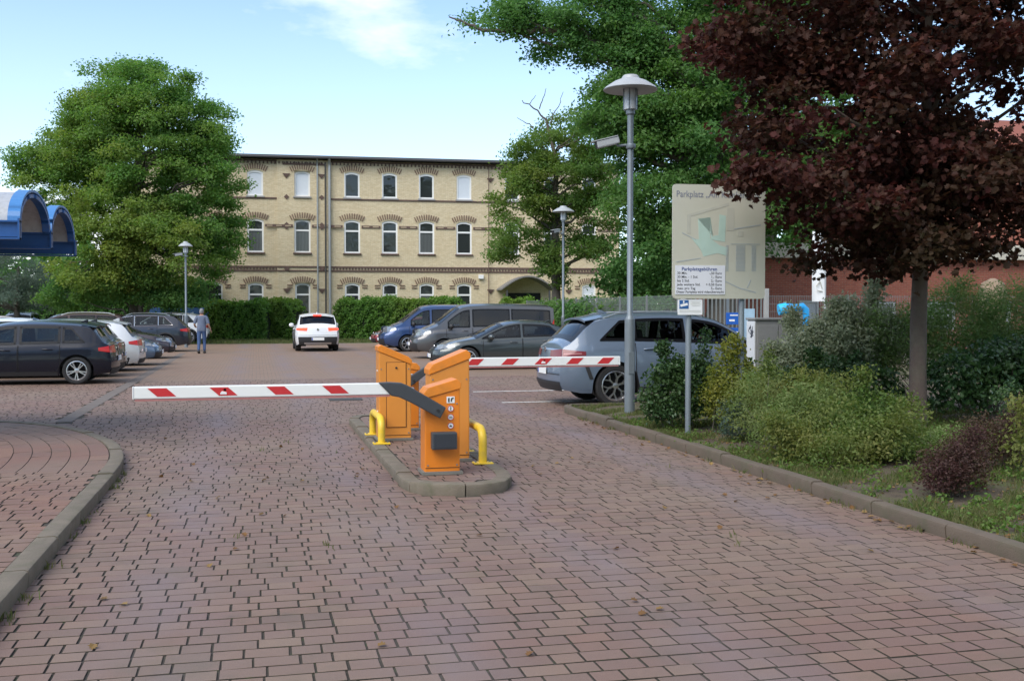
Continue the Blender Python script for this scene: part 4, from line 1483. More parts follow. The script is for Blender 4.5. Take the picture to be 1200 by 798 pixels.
VAN = dict(HATCH, glass=CGLASS_G, glass_rear=CGLASS_D, L=5.05, W=1.98, wb=3.05, fo=.96, r=.34, gc=.24, rim='seven', tw=.225, van=True,
    top=[(-2.52, 1.86), (-2.50, 1.90), (-2.2, 1.95), (0, 1.985), (.7, 1.95), (1.0, 1.86), (1.75, 1.27), (1.86, 1.21), (2.2, 1.10), (2.42, .98), (2.52, .85)],
    belt=[(-2.52, 1.12), (0, 1.11), (1, 1.09), (1.6, 1.06), (2.1, .98), (2.42, .90), (2.52, .82)],
    wins=[(.62, 1.42, .02, .12), (-.85, .52, .03, .12), (-2.38, -.92, .03, .12)],
    ws=(1.74, 1.0), rw=None, doors=[(.55, 1.48), (-.88, .52)], mirror=(1.32, 1.10), spoiler=None, antenna=None, tum=.20, crown=.09,
    head=(.80, 1.0, .50, .02, .06, .48), tail=(.9, 1.4, .86, 0, 0, .08, REDLENS), grille=(.66, .92, .46), plate=(.52, .75), emblem=(.84, 1.05),
    bump=[(True, .0, .30, BLACKP), (False, .0, .26, BLACKP)], kF=.2, lf=.9, kR=.05, bowR=.04, sill_h=.12, gR=([0, 1.0], [1.0, 1.0]), mirror_mat=BLACKP)
MPV = dict(HATCH, L=4.5, W=1.83, gc=.2,
    top=[(-2.25, .98), (-2.22, 1.08), (-2.15, 1.15), (-2.0, 1.52), (-1.9, 1.58), (-1.2, 1.64), (-.3, 1.66), (.4, 1.60), (.75, 1.48), (1.4, 1.08), (1.55, 1.02), (1.95, .9), (2.18, .78), (2.25, .7)],
    belt=[(-2.25, .96), (-1.8, 1.02), (0, .99), (1.2, .95), (1.7, .88), (2.15, .73), (2.25, .68)],
    wins=[(.1, 1.25, .025, .05), (-.95, 0, .03, .05), (-1.95, -1.0, .03, .05, 2.0, None)], ws=(1.42, .7), rw=(-2.16, -1.98),
    doors=[(.06, 1.2), (-.95, .02)], mirror=(1.0, .98), rails=(-1.7, .35), spoiler=(-1.98, .06), antenna=None)
EAST, WEST, NORTH = 0.0, PI, PI / 2
LG, RG = 'cars parked in the bays along the gutter', 'vehicles parked nose to the lane'
P_NAVY = pm('paint_black_blue', (0.004, 0.005, 0.012), rough=.25, var=.05, coat=.35, spec=.35)
cars = {}
def park(key, name, label, pt, S, x_end, y_near, nose, group, **o):
    """x_end: where the end facing the lane stands; y_near: the wheel line on this side"""
    W = S['W'] if 'W' not in o else o['W']
    L_ = S['L']
    if group == LG:
        x = x_end - L_ / 2
    else:
        x = x_end + L_ / 2
    rot = o.pop('rot', 0.0)
    cars[key] = make_car(name, label, pt, S, (x, y_near + W / 2, 0), (EAST if nose == 'e' else WEST) + R(rot), group, o)
    return cars[key]
park('golf', 'hatchback', 'glossy black hatchback with twin-spoke alloy wheels nearest in the row at the gutter', P_NAVY, HATCH, -3.27, 26.15, 'w', LG, glass=CGLASS_G, glass_tail=CGLASS)
park('dark', 'hatchback', 'charcoal hatchback with a tow bar parked just behind the black hatchback', paint('charcoal', (0.035, 0.036, 0.042), .5), HATCH, -3.42, 28.75, 'w', LG, towbar=True, rim='seven', tail=(.74, .88, .5, .01, -.02, .26, DARKRED))
park('silver', 'hatchback', 'silver white hatchback with small round-edged red tail lamps beside the charcoal one', paint('silverwhite', (0.56, 0.57, 0.58), .35), HATCH, -3.18, 31.4, 'w', LG, rim='ten')
park('steel', 'small_car', 'steel blue small car parked nose out beside the silver hatchback', paint('steel_blue', (0.10, 0.15, 0.23), .5), HATCH, -3.05, 34.6, 'e', LG, rim='seven')
park('purple', 'saloon_car', 'dark aubergine saloon parked nose out with bright grille', paint('aubergine', (0.035, 0.025, 0.035), .4), SEDAN, -3.0, 39.6, 'e', LG)
park('audi', 'sport_utility_car', 'dark navy sport utility car with silver window trim beside the walking man', paint('navy', (0.018, 0.022, 0.035), .4), SUV, -2.75, 46.4, 'w', LG, chrome=True, rail_mat=ALLOY)
park('wsuv', 'sport_utility_car', 'white sport utility car farthest along the gutter row by the hedge', paint('white1', (0.74, 0.75, 0.76), 0, .3), SUV, -2.45, 57.3, 'w', LG)
# second row, nearer the trees
BG = 'cars half hidden in the rear rows of the car park'
def rear(name, label, pt, S, px, d, head, **o):
    p = at(px, 365, d)
    return make_car(name, label, pt, S, (p.x, p.y, 0), head, BG, o)
rear('people_carrier', 'brown people carrier with pale roof rails seen above the black hatchback', paint('brown', (0.055, 0.028, 0.024), .4), MPV, 84, 44, WEST + R(4), rail_mat=pm('rail_pale', (0.7, 0.7, 0.68), .35, .5))
rear('hatchback', 'white hatchback whose roof and windows show above the black hatchback', paint('white2', (0.72, 0.73, 0.74), 0, .3), HATCH, 32, 37, EAST + R(3), glass=CGLASS_G)
rear('estate_car', 'white estate car parked at the very edge of the car park', paint('white3', (0.70, 0.71, 0.72), 0, .3), ESTATE, -12, 45, EAST)
rear('hatchback', 'black hatchback partly cut off at the edge behind the nearest black hatchback', paint('black2', (0.012, 0.012, 0.014), .3), HATCH, -18, 33, EAST)
rear('delivery_van', 'small pale blue van parked far off before the grey-green tree', paint('pale_blue', (0.55, 0.6, 0.66), .1), MPV, 24, 62, -NORTH)
rear('hatchback', 'white car far off under the edge of the blue canopy', paint('white4', (0.7, 0.7, 0.71), 0, .3), HATCH, 0, 58, -NORTH + R(20))
# moving white car in the middle
wc, *_ = make_car('crossover_car', 'white crossover driving away with its brake lights lit', paint('white5', (0.74, 0.75, 0.76), 0, .3), SUV, (2.52, 46.1 + 2.24 - .75, 0), NORTH, None,
    dict(W=1.86, rails=None, rim='dark', skid=True, rear_seams=(.68,), tail=(.86, 1.0, .56, .02, 0, .26, BRAKE), clad=BLACKP, bump=[(True, 0, .22, BLACKP), (False, .02, .36, BLACKP)], plate=(.5, .53), top=[(-2.24, 1.02), (-2.22, 1.10), (-2.08, 1.18), (-1.75, 1.50), (-1.6, 1.57), (-1.1, 1.61), (-.4, 1.62), (.25, 1.58), (.6, 1.47), (1.12, 1.15), (1.25, 1.11), (1.8, 1.03), (2.12, .90), (2.24, .80)]))
MB().box((-1.80, 0, 1.525), (.06, .34, .045)).build('brake_light', BRAKE, wc)
# right-hand bays
park('x', 'sport_utility_car', 'blue grey sport utility car with dark tail lamps beside the tall lamp post', paint('blue_grey', (0.125, 0.165, 0.225), .1, .3), BIGSUV, 5.15, 17.72, 'e', RG)
park('c', 'saloon_car', 'dark green grey saloon parked nose to the lane behind the raised barrier end', paint('green_grey', (0.05, 0.06, 0.062), .5), SEDAN, 5.1, 30.0, 'w', RG)
park('v', 'passenger_van', 'graphite passenger van between the blue van and the saloon', paint('graphite', (0.085, 0.085, 0.09), .5), VAN, 5.55, 37.4, 'w', RG)
park('t', 'passenger_van', 'deep blue passenger van nearest the hedge', paint('deep_blue', (0.025, 0.055, 0.15), .45), VAN, 5.2, 44.3, 'w', RG, H=1.97)
park('r', 'hatchback', 'dark red car whose nose shows beyond the deep blue van', paint('dark_red', (0.20, 0.02, 0.022), .3), HATCH, 5.4, 49.4, 'w', RG)

# ================================================================== BARRIERS, MACHINES, HOOPS
ORANGE = pm('orange', (0.70, 0.20, 0.012), 0.38, var=0.05, scale=3, stain=(0.55, 0.17, 0.02), stain_scale=2.5, stain_amt=0.35)
ORANGE_T = pm('orange_pale', (0.64, 0.245, 0.04), 0.42, var=0.05, scale=3, stain=(0.52, 0.20, 0.04), stain_scale=2, stain_amt=0.35)
ORANGE_C = pm('orange_cap', (0.72, 0.225, 0.02), 0.36, var=0.05, stain=(0.4, 0.16, 0.03), stain_scale=6, stain_amt=.5)
GAP = pm('gap', (0.05, 0.02, 0.01), .9)
ANTHR = pm('anthracite', (0.045, 0.05, 0.058), 0.45, var=0.1, bump=0.1, bscale=200)
STEEL = pm('galvanised', (0.185, 0.215, 0.24), 0.5, metal=0.35, var=0.12, scale=8)
ARMW = pm('arm_white', (0.74, 0.75, 0.74), 0.35, var=0.03)
ARMR = pm('arm_red', (0.50, 0.025, 0.03), 0.4, var=0.06)
PINK = pm('arm_edge', (0.62, 0.26, 0.25), 0.5, var=0.06, scale=30)
WHITE = pm('sign_white', (0.74, 0.75, 0.76), 0.4, var=0.03)
BLACKI = pm('ink', (0.02, 0.02, 0.022), 0.6)
BLUEI = pm('ink_blue', (0.05, 0.08, 0.22), 0.6)
REDI = pm('ink_red', (0.5, 0.03, 0.04), 0.5)
YEL = pm('yellow_tube', (0.74, 0.50, 0.03), 0.42, var=0.08, scale=8, stain=(0.35, 0.26, 0.12), stain_scale=9, stain_amt=0.35)

def pillar(root, x0, x1, y0, y1, zl, zr, body, flip=1):
    """a housing whose lid slopes from zl at x0 to zr at x1"""
    ct = 0.075
    hz = lambda x, dz=0: zl + (zr - zl) * (x - x0) / (x1 - x0) + dz
    b = MB().prism([(x0, 0.10), (x1, 0.10), (x1, hz(x1, -ct)), (x0, hz(x0, -ct))], 'Y', y0, y1).build('housing', body, root, bevel=.012)
    e = .012
    ymid = y0
    c = MB()
    prof = [(x0 - e, hz(x0 - e, -ct)), (x1 + e, hz(x1 + e, -ct)), (x1 + e, hz(x1 + e, -.02)), (x1 - .03, hz(x1, .02)), (x0 + .03, hz(x0 + .03, .02)), (x0 - e, hz(x0 - e, -.02))]
    c.prism(prof, 'Y', y0 - e, y1 + e)
    c.build('cap', ORANGE_C, root, bevel=.007)
    for xx in (x0 + .03, x1 - .03):
        for zz in (.19, min(zl, zr) - .13):
            MB().lathe([(.001, -.006), (.008, -.005), (.009, 0)], c=(xx, y0, zz), n=8, axis='Y').build('screw', STEEL, root)
    MB().box(((x0 + x1) / 2, y0 - .001, .165), (x1 - x0 - .012, .004, .006)).build('panel_gap', GAP, root)
    MB().box(((x0 + x1) / 2, (y0 + y1) / 2, 0.115), (x1 - x0 + .05, y1 - y0 + .05, 0.03)).build('foot_plate', pm('concrete_foot', (0.17, 0.16, 0.14), .9, var=.2), root)
    return b
def ring_sign(parent, x, y, z, kind, r=.031):
    d = MB().lathe([(.002, 0), (r, 0), (r, -.003)], c=(x, y, z), n=20, axis='Y').build('sticker', WHITE, parent)
    t = MB()
    for k in range(20):
        a0, a1 = 2 * PI * k / 20, 2 * PI * (k + 1) / 20
        V = [(x + rr * math.cos(a), y - .0052, z + rr * math.sin(a)) for rr, a in ((r * .82, a0), (r, a0), (r, a1), (r * .82, a1))]
        t.add(V, [(0, 1, 2, 3)])
    t.build('red_ring', REDI, d)
    p = MB()
    if kind == 'walk':
        p.lathe([(.001, 0), (.005, 0)], c=(x, y - .0055, z + .015), n=8, axis='Y')
        for a, b in (((0, .01), (0, -.004)), ((0, -.004), (-.007, -.02)), ((0, -.004), (.007, -.02)), ((0, .008), (-.008, -.002)), ((0, .008), (.008, 0))):
            p.tube([(x + a[0], y - .0055, z + a[1]), (x + b[0], y - .0055, z + b[1])], .0018, 4)
    elif kind == 'bike':
        for s in (-.009, .009):
            p.tube([(x + s + .007 * math.cos(a), y - .0055, z - .004 + .007 * math.sin(a)) for a in np.linspace(0, 2 * PI, 13)], .0012, 4, False)
        p.tube([(x - .009, y - .0055, z - .004), (x - .003, y - .0055, z + .007), (x + .006, y - .0055, z + .006), (x + .009, y - .0055, z - .004)], .0012, 4)
    else:
        p.prism([(x - .014, z - .010), (x + .014, z - .010), (x + .012, z - .001), (x + .004, z + .004), (x + .001, z + .010), (x - .003, z + .004), (x - .012, z - .001)], 'Y', y - .0062, y - .0045)
    p.build('pictogram', BLACKI, d)
    return d
def stickers(root, x, y, z):
    s = MB().box((x, y - .001, z), (.078, .004, .064)).build('sticker', WHITE, root)
    t = MB()
    t.box((x - .018, y - .004, z - .002), (.015, .003, .04))
    t.box((x + .008, y - .004, z), (.012, .003, .036), rot=Matrix.Rotation(.1, 3, 'Y'))
    t.box((x + .02, y - .004, z + .014), (.02, .003, .012), rot=Matrix.Rotation(-.6, 3, 'Y'))
    t.build('pictogram', BLACKI, s)
    for i, k in enumerate(('walk', 'bike', 'motor')):
        ring_sign(root, x, y - .001, z - .085 - i * .083, k)
BGp = 'orange barrier housings on the traffic island'
def arm(root, xs, xe, y, z0, z1, pivot, stripes, icon):
    """xs: arm's root end, xe: its tip"""
    s = 1 if xe > xs else -1
    mb = MB()
    mb.prism([(xs, z0 + .025), (xs - s * .10, z1), (xe, z1), (xe, z0 + .025)], 'Y', y - .03, y + .03)
    a = mb.build('arm_beam', ARMW, root, bevel=.010)
    MB().box(((xs + xe) / 2, y, z0 + .011), (abs(xe - xs) - .01, .035, .024)).build('rubber_edge', PINK, a, bevel=.008)
    MB().box((xe + s * .006, y, (z0 + z1) / 2 + .01), (.012, .066, z1 - z0 - .015)).build('end_cap', WHITE, a, bevel=.004)
    zc, hh = (z0 + z1) / 2 + .012, (z1 - z0 - .05) / 2 * .9
    for i, f in enumerate(stripes):
        x = xs + (xe - xs) * f
        for fy in (-.0315, .0315):
            wq, sk = .10, .045
            P = [(x - wq - sk, zc + hh), (x + wq - sk, zc + hh), (x + wq + sk, zc - hh), (x - wq + sk, zc - hh)]
            if s < 0 and fy > 0: pass
            if s > 0: P = [(2 * x - p[0], p[1]) for p in P]
            st = MB().prism(P, 'Y', y + fy - .0015, y + fy + .0015).build('red_stripe', ARMR, a)
            if i == icon and fy < 0:
                t = MB()
                t.lathe([(.001, 0), (.012, 0)], c=(x + .01, y + fy - .003, zc + .018), n=10, axis='Y')
                t.box((x + .005, y + fy - .003, zc - .012), (.05, .002, .022))
                t.build('white_pictogram', WHITE, st)
    px, pz = pivot
    k = MB()
    k.prism([(xs - s * .12, z1 - .004), (xs - s * .28, z1 - .006), (px - s * .0, pz + .045 + .02), (px + s * -.085, pz + .055), (px - s * .13, pz - .035), (xs - s * .27, z0 - .00), (xs - s * .16, z0 + .02), (xs + s * .015, z0 + .03)], 'Y', y - .04, y + .04)
    ho = k.build('arm_holder', ANTHR, root, bevel=.010)
    MB().lathe([(.001, -.012), (.014, -.012), (.016, 0)], c=(px - s * .06, y - .04, pz + .01), n=10, axis='Y').build('bolt', BLACKI, ho)
def holder_poly(root, P, y, bolt):
    ho = MB().prism(P, 'Y', y - .045, y + .045).build('arm_holder', ANTHR, root, bevel=.012)
    MB().lathe([(.001, -.012), (.013, -.012), (.015, 0)], c=(bolt[0], y - .045, bolt[1]), n=10, axis='Y').build('bolt', BLACKI, ho)
def beam(root, xs, xe, y, z0, z1, stripes, icon):
    s = 1 if xe > xs else -1
    mb = MB()
    mb.prism([(xs - s * .0, z0 + .02), (xs - s * -.11, z1), (xe, z1), (xe, z0 + .02)], 'Y', y - .03, y + .03)
    a = mb.build('arm_beam', ARMW, root, bevel=.010)
    MB().box(((xs + xe) / 2, y, z0 + .010), (abs(xe - xs) - .01, .036, .022)).build('rubber_edge', PINK, a, bevel=.008)
    MB().box((xe + s * .006, y, (z0 + z1) / 2 + .01), (.012, .066, z1 - z0 - .02)).build('end_cap', WHITE, a, bevel=.004)
    zc, hh = (z0 + z1) / 2 + .012, (z1 - z0 - .04) / 2 * .82
    for i, x in enumerate(stripes):
        for fy in (-.0315, .0315):
            wq, sk = .082, .042
            P = [(x - wq - sk, zc + hh), (x + wq - sk, zc + hh), (x + wq + sk, zc - hh), (x - wq + sk, zc - hh)]
            if s > 0: P = [(2 * x - p[0], p[1]) for p in P]
            st = MB().prism(P, 'Y', y + fy - .0015, y + fy + .0015).build('red_stripe', ARMR, a)
            if i == icon and fy < 0:
                t = MB()
                t.lathe([(.001, 0), (.012, 0)], c=(x + .012, y + fy - .003, zc + .015), n=10, axis='Y')
                t.prism([(x - .03, zc - .026), (x + .03, zc - .026), (x + .026, zc - .006), (x - .012, zc + .004), (x - .026, zc - .01)], 'Y', y + fy - .004, y + fy - .002)
                t.build('white_pictogram', WHITE, st)
# near unit with its arm across the left lane
u1 = thing('barrier_unit', 'orange barrier housing with card reader and stickers, striped arm across the left lane', 'barrier', (0, 0, 0), 0, BGp)
pillar(u1, 1.58, 1.925, 10.19, 10.47, 0.915, 1.005, ORANGE)
YA = 10.12
holder_poly(u1, [(1.124, 1.006), (1.22, 1.010), (1.342, 1.001), (1.41, .972), (1.772, .758), (1.714, .654), (1.425, .815), (1.317, .866), (1.245, .88)], YA, (1.69, .735))
beam(u1, 1.24, -1.071, YA, .872, 1.003, [.722, .213, -.292, -.83], 2)
stickers(u1, 1.833, 10.188, .824)
cr = MB().box((1.756, 10.13, .437), (.243, .11, .165)).build('card_reader', ANTHR, u1, bevel=.012)
MB().box((1.756, 10.073, .437), (.21, .004, .13)).build('reader_plate', pm('reader', (0.03, 0.035, 0.045), .3), cr)
# far unit with its arm across the right lane
u2 = thing('barrier_unit', 'short orange barrier housing half hidden behind the tall machine with the service door', 'barrier', (0, 0, 0), 0, BGp)
pillar(u2, 1.74, 2.11, 14.1, 14.38, 1.03, 0.97, ORANGE, -1)
YB = 14.0
holder_poly(u2, [(2.60, 1.062), (2.43, 1.055), (2.25, .995), (1.93, .80), (1.98, .69), (2.26, .90), (2.40, .93), (2.52, .932)], YB, (2.02, .77))
beam(u2, 2.48, 4.88, YB, .922, 1.062, [2.844, 3.326, 3.791, 4.239, 4.68], 2)
stickers(u2, 2.02, 14.098, .82)
TG = 'tall orange ticket machines on the traffic island'
m1 = thing('ticket_machine', 'tall orange machine with a flush service door beside the yellow hoop pair', 'ticket machine', (0, 0, 0), 0, TG)
pillar(m1, 1.455, 1.85, 13.02, 13.34, 1.265, 1.105, ORANGE_T)
dr = MB().box((1.668, 13.018, .66), (.235, .012, .79)).build('door', ORANGE_T, m1, bevel=.003, seg=1)
fr = MB()
for x, z, a, b in ((1.547, .66, .006, .80), (1.789, .66, .006, .80), (1.668, .262, .248, .006), (1.668, 1.058, .248, .006)):
    fr.box((x, 13.019, z), (a, .010, b))
fr.build('door_gap', GAP, dr)
MB().lathe([(.001, -.01), (.012, -.01), (.014, 0)], c=(1.668, 13.012, .99), n=10, axis='Y').build('lock', BLACKI, dr)
for z in (.45, .95):
    MB().lathe([(.001, -.01), (.011, -.008), (.012, 0)], c=(1.453, 13.15, z), n=8, axis='X').build('screw', WHITE, m1)
m2 = thing('ticket_machine', 'tall orange machine with a plain back standing behind the near barrier housing', 'ticket machine', (0, 0, 0), 0, TG)
pillar(m2, 1.77, 2.19, 11.05, 11.37, 1.095, 1.255, ORANGE_T)
HG = 'yellow crash hoops on the traffic island'
def hoop(label, x, y0, y1, h):
    t = thing('crash_hoop', label, 'crash hoop', (x, (y0 + y1) / 2, .10), 0, HG)
    a, rr = (y1 - y0) / 2, .14
    pts = [(0, -a, 0), (0, -a, h - rr)]
    pts += [(0, -a + rr * (1 - math.cos(t_)), h - rr + rr * math.sin(t_)) for t_ in np.linspace(.25, PI / 2, 6)]
    pts += [(0, a - rr * (1 - math.cos(t_)), h - rr + rr * math.sin(t_)) for t_ in np.linspace(PI / 2, .25, 6)]
    pts += [(0, a, h - rr), (0, a, 0)]
    MB().tube(pts, .043, 14).build('tube', YEL, t, smooth=50)
    for s in (-1, 1):
        f = MB().box((0, s * a, .008), (.20, .15, .016)).build('base_plate', YEL, t, bevel=.004)
        for bx in (-.075, .075):
            MB().lathe([(.001, .03), (.012, .028), (.012, .016)], c=(bx, s * a, 0), n=6).build('anchor_bolt', STEEL, f)
hoop('yellow steel hoop beside the machine with the service door', 1.45, 12.72, 13.7, .30)
hoop('yellow steel hoop to the lane side of the plain backed machine', 2.285, 10.82, 11.8, .355)
tag(MB().box((1.66, 20.5, .004), (.62, .42, .012)).build('lane_plate', pm('iron', (0.06, 0.058, 0.055), .6, .5), bevel=.004), 'dark flat plate set flush in the lane beyond the near barrier arm', 'drain cover')  # thin dark plate lying almost level with the paving

# ================================================================== LAMP POSTS AND CAMERAS
LAMPW = pm('lamp_white', (0.36, 0.375, 0.39), 0.4, var=0.05)
LENSG = pm('lamp_lens', (0.55, 0.57, 0.58), 0.15, var=0.1)
LGp = 'mushroom lamp posts of the car park'
def lamp_post(label, loc, h, top_r=.42, r0=.08, r1=.046, rz=0):
    t = thing('lamp_post', label, 'lamp post', loc, rz, LGp)
    MB().lathe([(r0, 0), (r0, 1.42), (r0 * .98, 1.47), (r1 * 1.25, 1.52), (r1, 1.54), (r1, h - .62), (r1 * 1.5, h - .60), (r1 * 1.5, h - .53), (r1 * .6, h - .52)], n=20).build('pole', STEEL, t, smooth=40)
    MB().lathe([(r0 * 1.02, 1.53 - .07), (r0 * 1.02, 1.53 - .06)], n=20).build('collar', STEEL, t)
    MB().box((0, -r0 - .001, .8), (.09, .012, .34)).build('service_hatch', STEEL, t, bevel=.005)
    g = MB().lathe([(.10, h - .53), (.105, h - .22), (.09, h - .20)], n=20).build('lantern', LENSG, t, smooth=50)
    for k in range(6):
        a = PI * k / 3
        MB().tube([(.112 * math.cos(a), .112 * math.sin(a), h - .54), (.112 * math.cos(a), .112 * math.sin(a), h - .2)], .008, 5).build('guard_bar', STEEL, g)
    MB().lathe([(.05, h - .21), (top_r * .98, h - .235), (top_r, h - .225), (top_r * .93, h - .19), (top_r * .6, h - .10), (top_r * .33, h - .055), (top_r * .31, h - .03), (top_r * .26, h - .005), (.02, h)], n=40).build('shade', LAMPW, t, smooth=40)
    return t
lamp_post('tall grey lamp post with a wide white mushroom shade at the bed corner', (5.66, 15.72, .08), 5.25)
p = at(660, 365, 40.3); lamp_post('lamp post in front of the green tree by the entrance porch', (p.x, p.y, 0), 5.65)
p = at(218, 365, 50); lamp_post('slim lamp post before the large tree beside the brick building', (p.x, p.y, 0), 4.95, .33)
p = at(744, 365, 58); lamp_post('distant lamp post seen behind the tall near one', (p.x, p.y, 0), 4.4, .30)
def cctv(label, loc, yaw, tilt):
    t = thing('security_camera', label, 'security camera', loc, yaw, 'security cameras on the lamp posts')
    rot = Matrix.Rotation(tilt, 3, 'Y')
    mb = MB()
    mb.box(rot @ Vector((.30, 0, .07)) , (.36, .13, .11), rot=rot)
    mb.build('camera_housing', LAMPW, t, bevel=.02)
    MB().box(rot @ Vector((.34, 0, .132)), (.42, .15, .014), rot=rot).build('sun_shield', LAMPW, t, bevel=.004)
    c = rot @ Vector((.485, 0, .07))
    MB().box(c, (.012, .10, .085), rot=rot).build('lens_window', BLACKI, t)
    MB().tube([(0.02, 0, -.04), (.15, 0, -.05), (.2, 0, .02)], .02, 8).lathe([(.072, -.06), (.075, -.055), (.075, .0), (.072, .01)], c=(-.055, 0, -.03), n=16).build('bracket', STEEL, t, smooth=40)
cctv('white security camera clamped to the tall lamp post at the bed corner', (5.61, 15.72, 4.29), PI + R(-8), R(14))
p = at(658, 272, 40.2); cctv('small security camera on the lamp post by the entrance tree', (p.x, p.y, p.z), PI + .6, R(10))
p = at(217, 299, 49.9); cctv('small security camera on the slim post before the large tree', (p.x, p.y, p.z), PI + .3, R(10))

# ================================================================== SIGNS
SBG = pm('board_cream', (0.46, 0.45, 0.375), 0.42, var=0.05, scale=1.5, stain=(0.40, 0.42, 0.33), stain_scale=3, stain_amt=0.3)
TEAL = pm('map_teal', (0.38, 0.50, 0.44), 0.5)
MGREY = pm('map_grey', (0.41, 0.405, 0.345), 0.5)
MLINE = pm('map_line', (0.33, 0.36, 0.37), 0.5)
TITLE = pm('title_ink', (0.19, 0.20, 0.24), 0.5)
sg = thing('car_park_sign', 'large cream car park plan board on two grey posts half covered by purple leaves', 'sign', (5.48, 12.98, 0), R(-3))
BX0, BZ0, BW_, BH = -.245, 1.845, 1.27, 1.475
bd = MB()
cr_ = .05
P = []
for cx_, cz_, a0 in ((BX0 + cr_, BZ0 + cr_, PI), (BX0 + BW_ - cr_, BZ0 + cr_, 1.5 * PI), (BX0 + BW_ - cr_, BZ0 + BH - cr_, 0), (BX0 + cr_, BZ0 + BH - cr_, .5 * PI)):
    P += [(cx_ + cr_ * math.cos(a0 + t), cz_ + cr_ * math.sin(a0 + t)) for t in np.linspace(0, PI / 2, 5)]
board = bd.prism(P, 'Y', -.075, -.05).build('board', SBG, sg)
for x in (0.0, .73):
    MB().lathe([(.038, -.1), (.038, 3.26), (.030, 3.28)], c=(x, 0, 0), n=16).build('post', STEEL, sg, smooth=40)
    for z in (2.15, 3.0):
        MB().lathe([(.045, -.03), (.047, 0), (.045, .03)], c=(x, 0, z), n=16).build('clamp', STEEL, sg)
yF = -.0765
lettering('Parkplatz „Am Krankenhaus“', .118, TITLE, board, (BX0 + .045, yF - .001, BZ0 + BH - .165), bold=.0012, width=1.17)
def flat(parent, name, polys, mat, dy=0.0):
    mb = MB()
    for Pp in polys:
        mb.prism([(BX0 + BW_ * x, BZ0 + BH * z) for x, z in Pp], 'Y', yF - .0012 - dy, yF + .001)
    return mb.build(name, mat, parent)
def rect(x0, z0, x1, z1): return [(x0, z0), (x1, z0), (x1, z1), (x0, z1)]
flat(board, 'map_area', [[(.27, .70), (.40, .715), (.41, .52), (.56, .50), (.57, .73), (.50, .74), (.49, .56), (.43, .55)], [(.27, .70), (.40, .715), (.40, .53), (.50, .47), (.59, .45), (.58, .38), (.48, .40), (.40, .385), (.33, .37), (.30, .43), (.20, .53), (.28, .52)]], TEAL)
flat(board, 'map_building', [[(.15, .57), (.15, .735), (.19, .745), (.19, .57)], [(.19, .745), (.60, .845), (.60, .82), (.19, .72)], rect(.58, .60, .66, .80), rect(.70, .55, .76, .60)], MGREY)
bays_ = []
for i in range(20):
    z = .245 + i * .0115
    bays_ += [rect(.57, z, .60, z + .006), rect(.68, z, .78, z + .006), rect(.85, z, .90, z + .006)]
tag(flat(board, 'map_bays', bays_, MLINE, .0004), kind='stuff')
flat(board, 'map_roads', [[(.04, .325), (.30, .36), (.30, .352), (.04, .317)], [(.10, .58), (.25, .52), (.25, .512), (.10, .572)], [(.56, .16), (.72, .10), (.90, .06), (.90, .05), (.72, .09), (.56, .15)], [(.66, .62), (.95, .66), (.95, .65), (.66, .61)],
     rect(.62, .48, .94, .486), [(.80, .10), (.84, .17), (.85, .165), (.81, .095)]], MLINE, .0002)
tz0, tz1 = BZ0 + .055, BZ0 + .43
tp = MB().box((BX0 + .035 + .34, yF - .003, (tz0 + tz1) / 2), (.68, .006, tz1 - tz0)).build('tariff_panel', pm('tariff_white', (0.62, 0.63, 0.68), .4, var=.03), sg)
yT = yF - .0068
lx, rx = BX0 + .06, BX0 + .67
lettering('Parkplatzgebühren', .064, BLUEI, tp, (BX0 + .12, yT, tz1 - .068), bold=.0016, width=.48)
for i, (a, b) in enumerate((('30 Min.', '-,50 Euro'), ('30 Min. - 1 Std.', '1,- Euro'), ('bis 2 Std.', '2,- Euro'), ('jede weitere Std.', '+ 0,50 Euro'), ('max. pro Tag', '5,- Euro'))):
    z = tz1 - .115 - i * .049
    lettering(a, .046, BLACKI, tp, (lx, yT, z), bold=.0008)
    lettering(b, .046, BLACKI, tp, (rx, yT, z), bold=.0008, align='RIGHT')
lettering('Dieser Parkplatz wird videoüberwacht', .044, BLACKI, tp, (BX0 + .05, yT, tz0 + .018), bold=.0008, width=.645)
# small camera notice on the nearer post
cs = thing('camera_notice', 'small white notice with a blue camera pictogram under the plan board', 'sign', (5.48, 12.98, -.03), R(-3))
nb = MB().box((-.0, -.06, 1.765), (.335, .012, .20)).build('plate', WHITE, cs, bevel=.002, seg=1)
bl = MB().box((-.085, -.0675, 1.80), (.125, .004, .11)).build('blue_field', pm('sign_blue', (0.02, 0.10, 0.30), .4), nb)
MB().box((-.085, -.0705, 1.795), (.10, .003, .032), rot=Matrix.Rotation(-.22, 3, 'Y')).box((-.09, -.0705, 1.833), (.018, .003, .03)).build('camera_pictogram', WHITE, nb)
ln = MB()
for i in range(4): ln.box((.075, -.067, 1.84 - i * .018), (.14 - (i % 2) * .03, .002, .004))
for i in range(2): ln.box((0, -.067, 1.72 - i * .02), (.29, .002, .004))
ln.build('fine_print', MGREY, nb)
MB().box((0, -.045, 1.765), (.05, .02, .06)).build('clip', STEEL, cs)

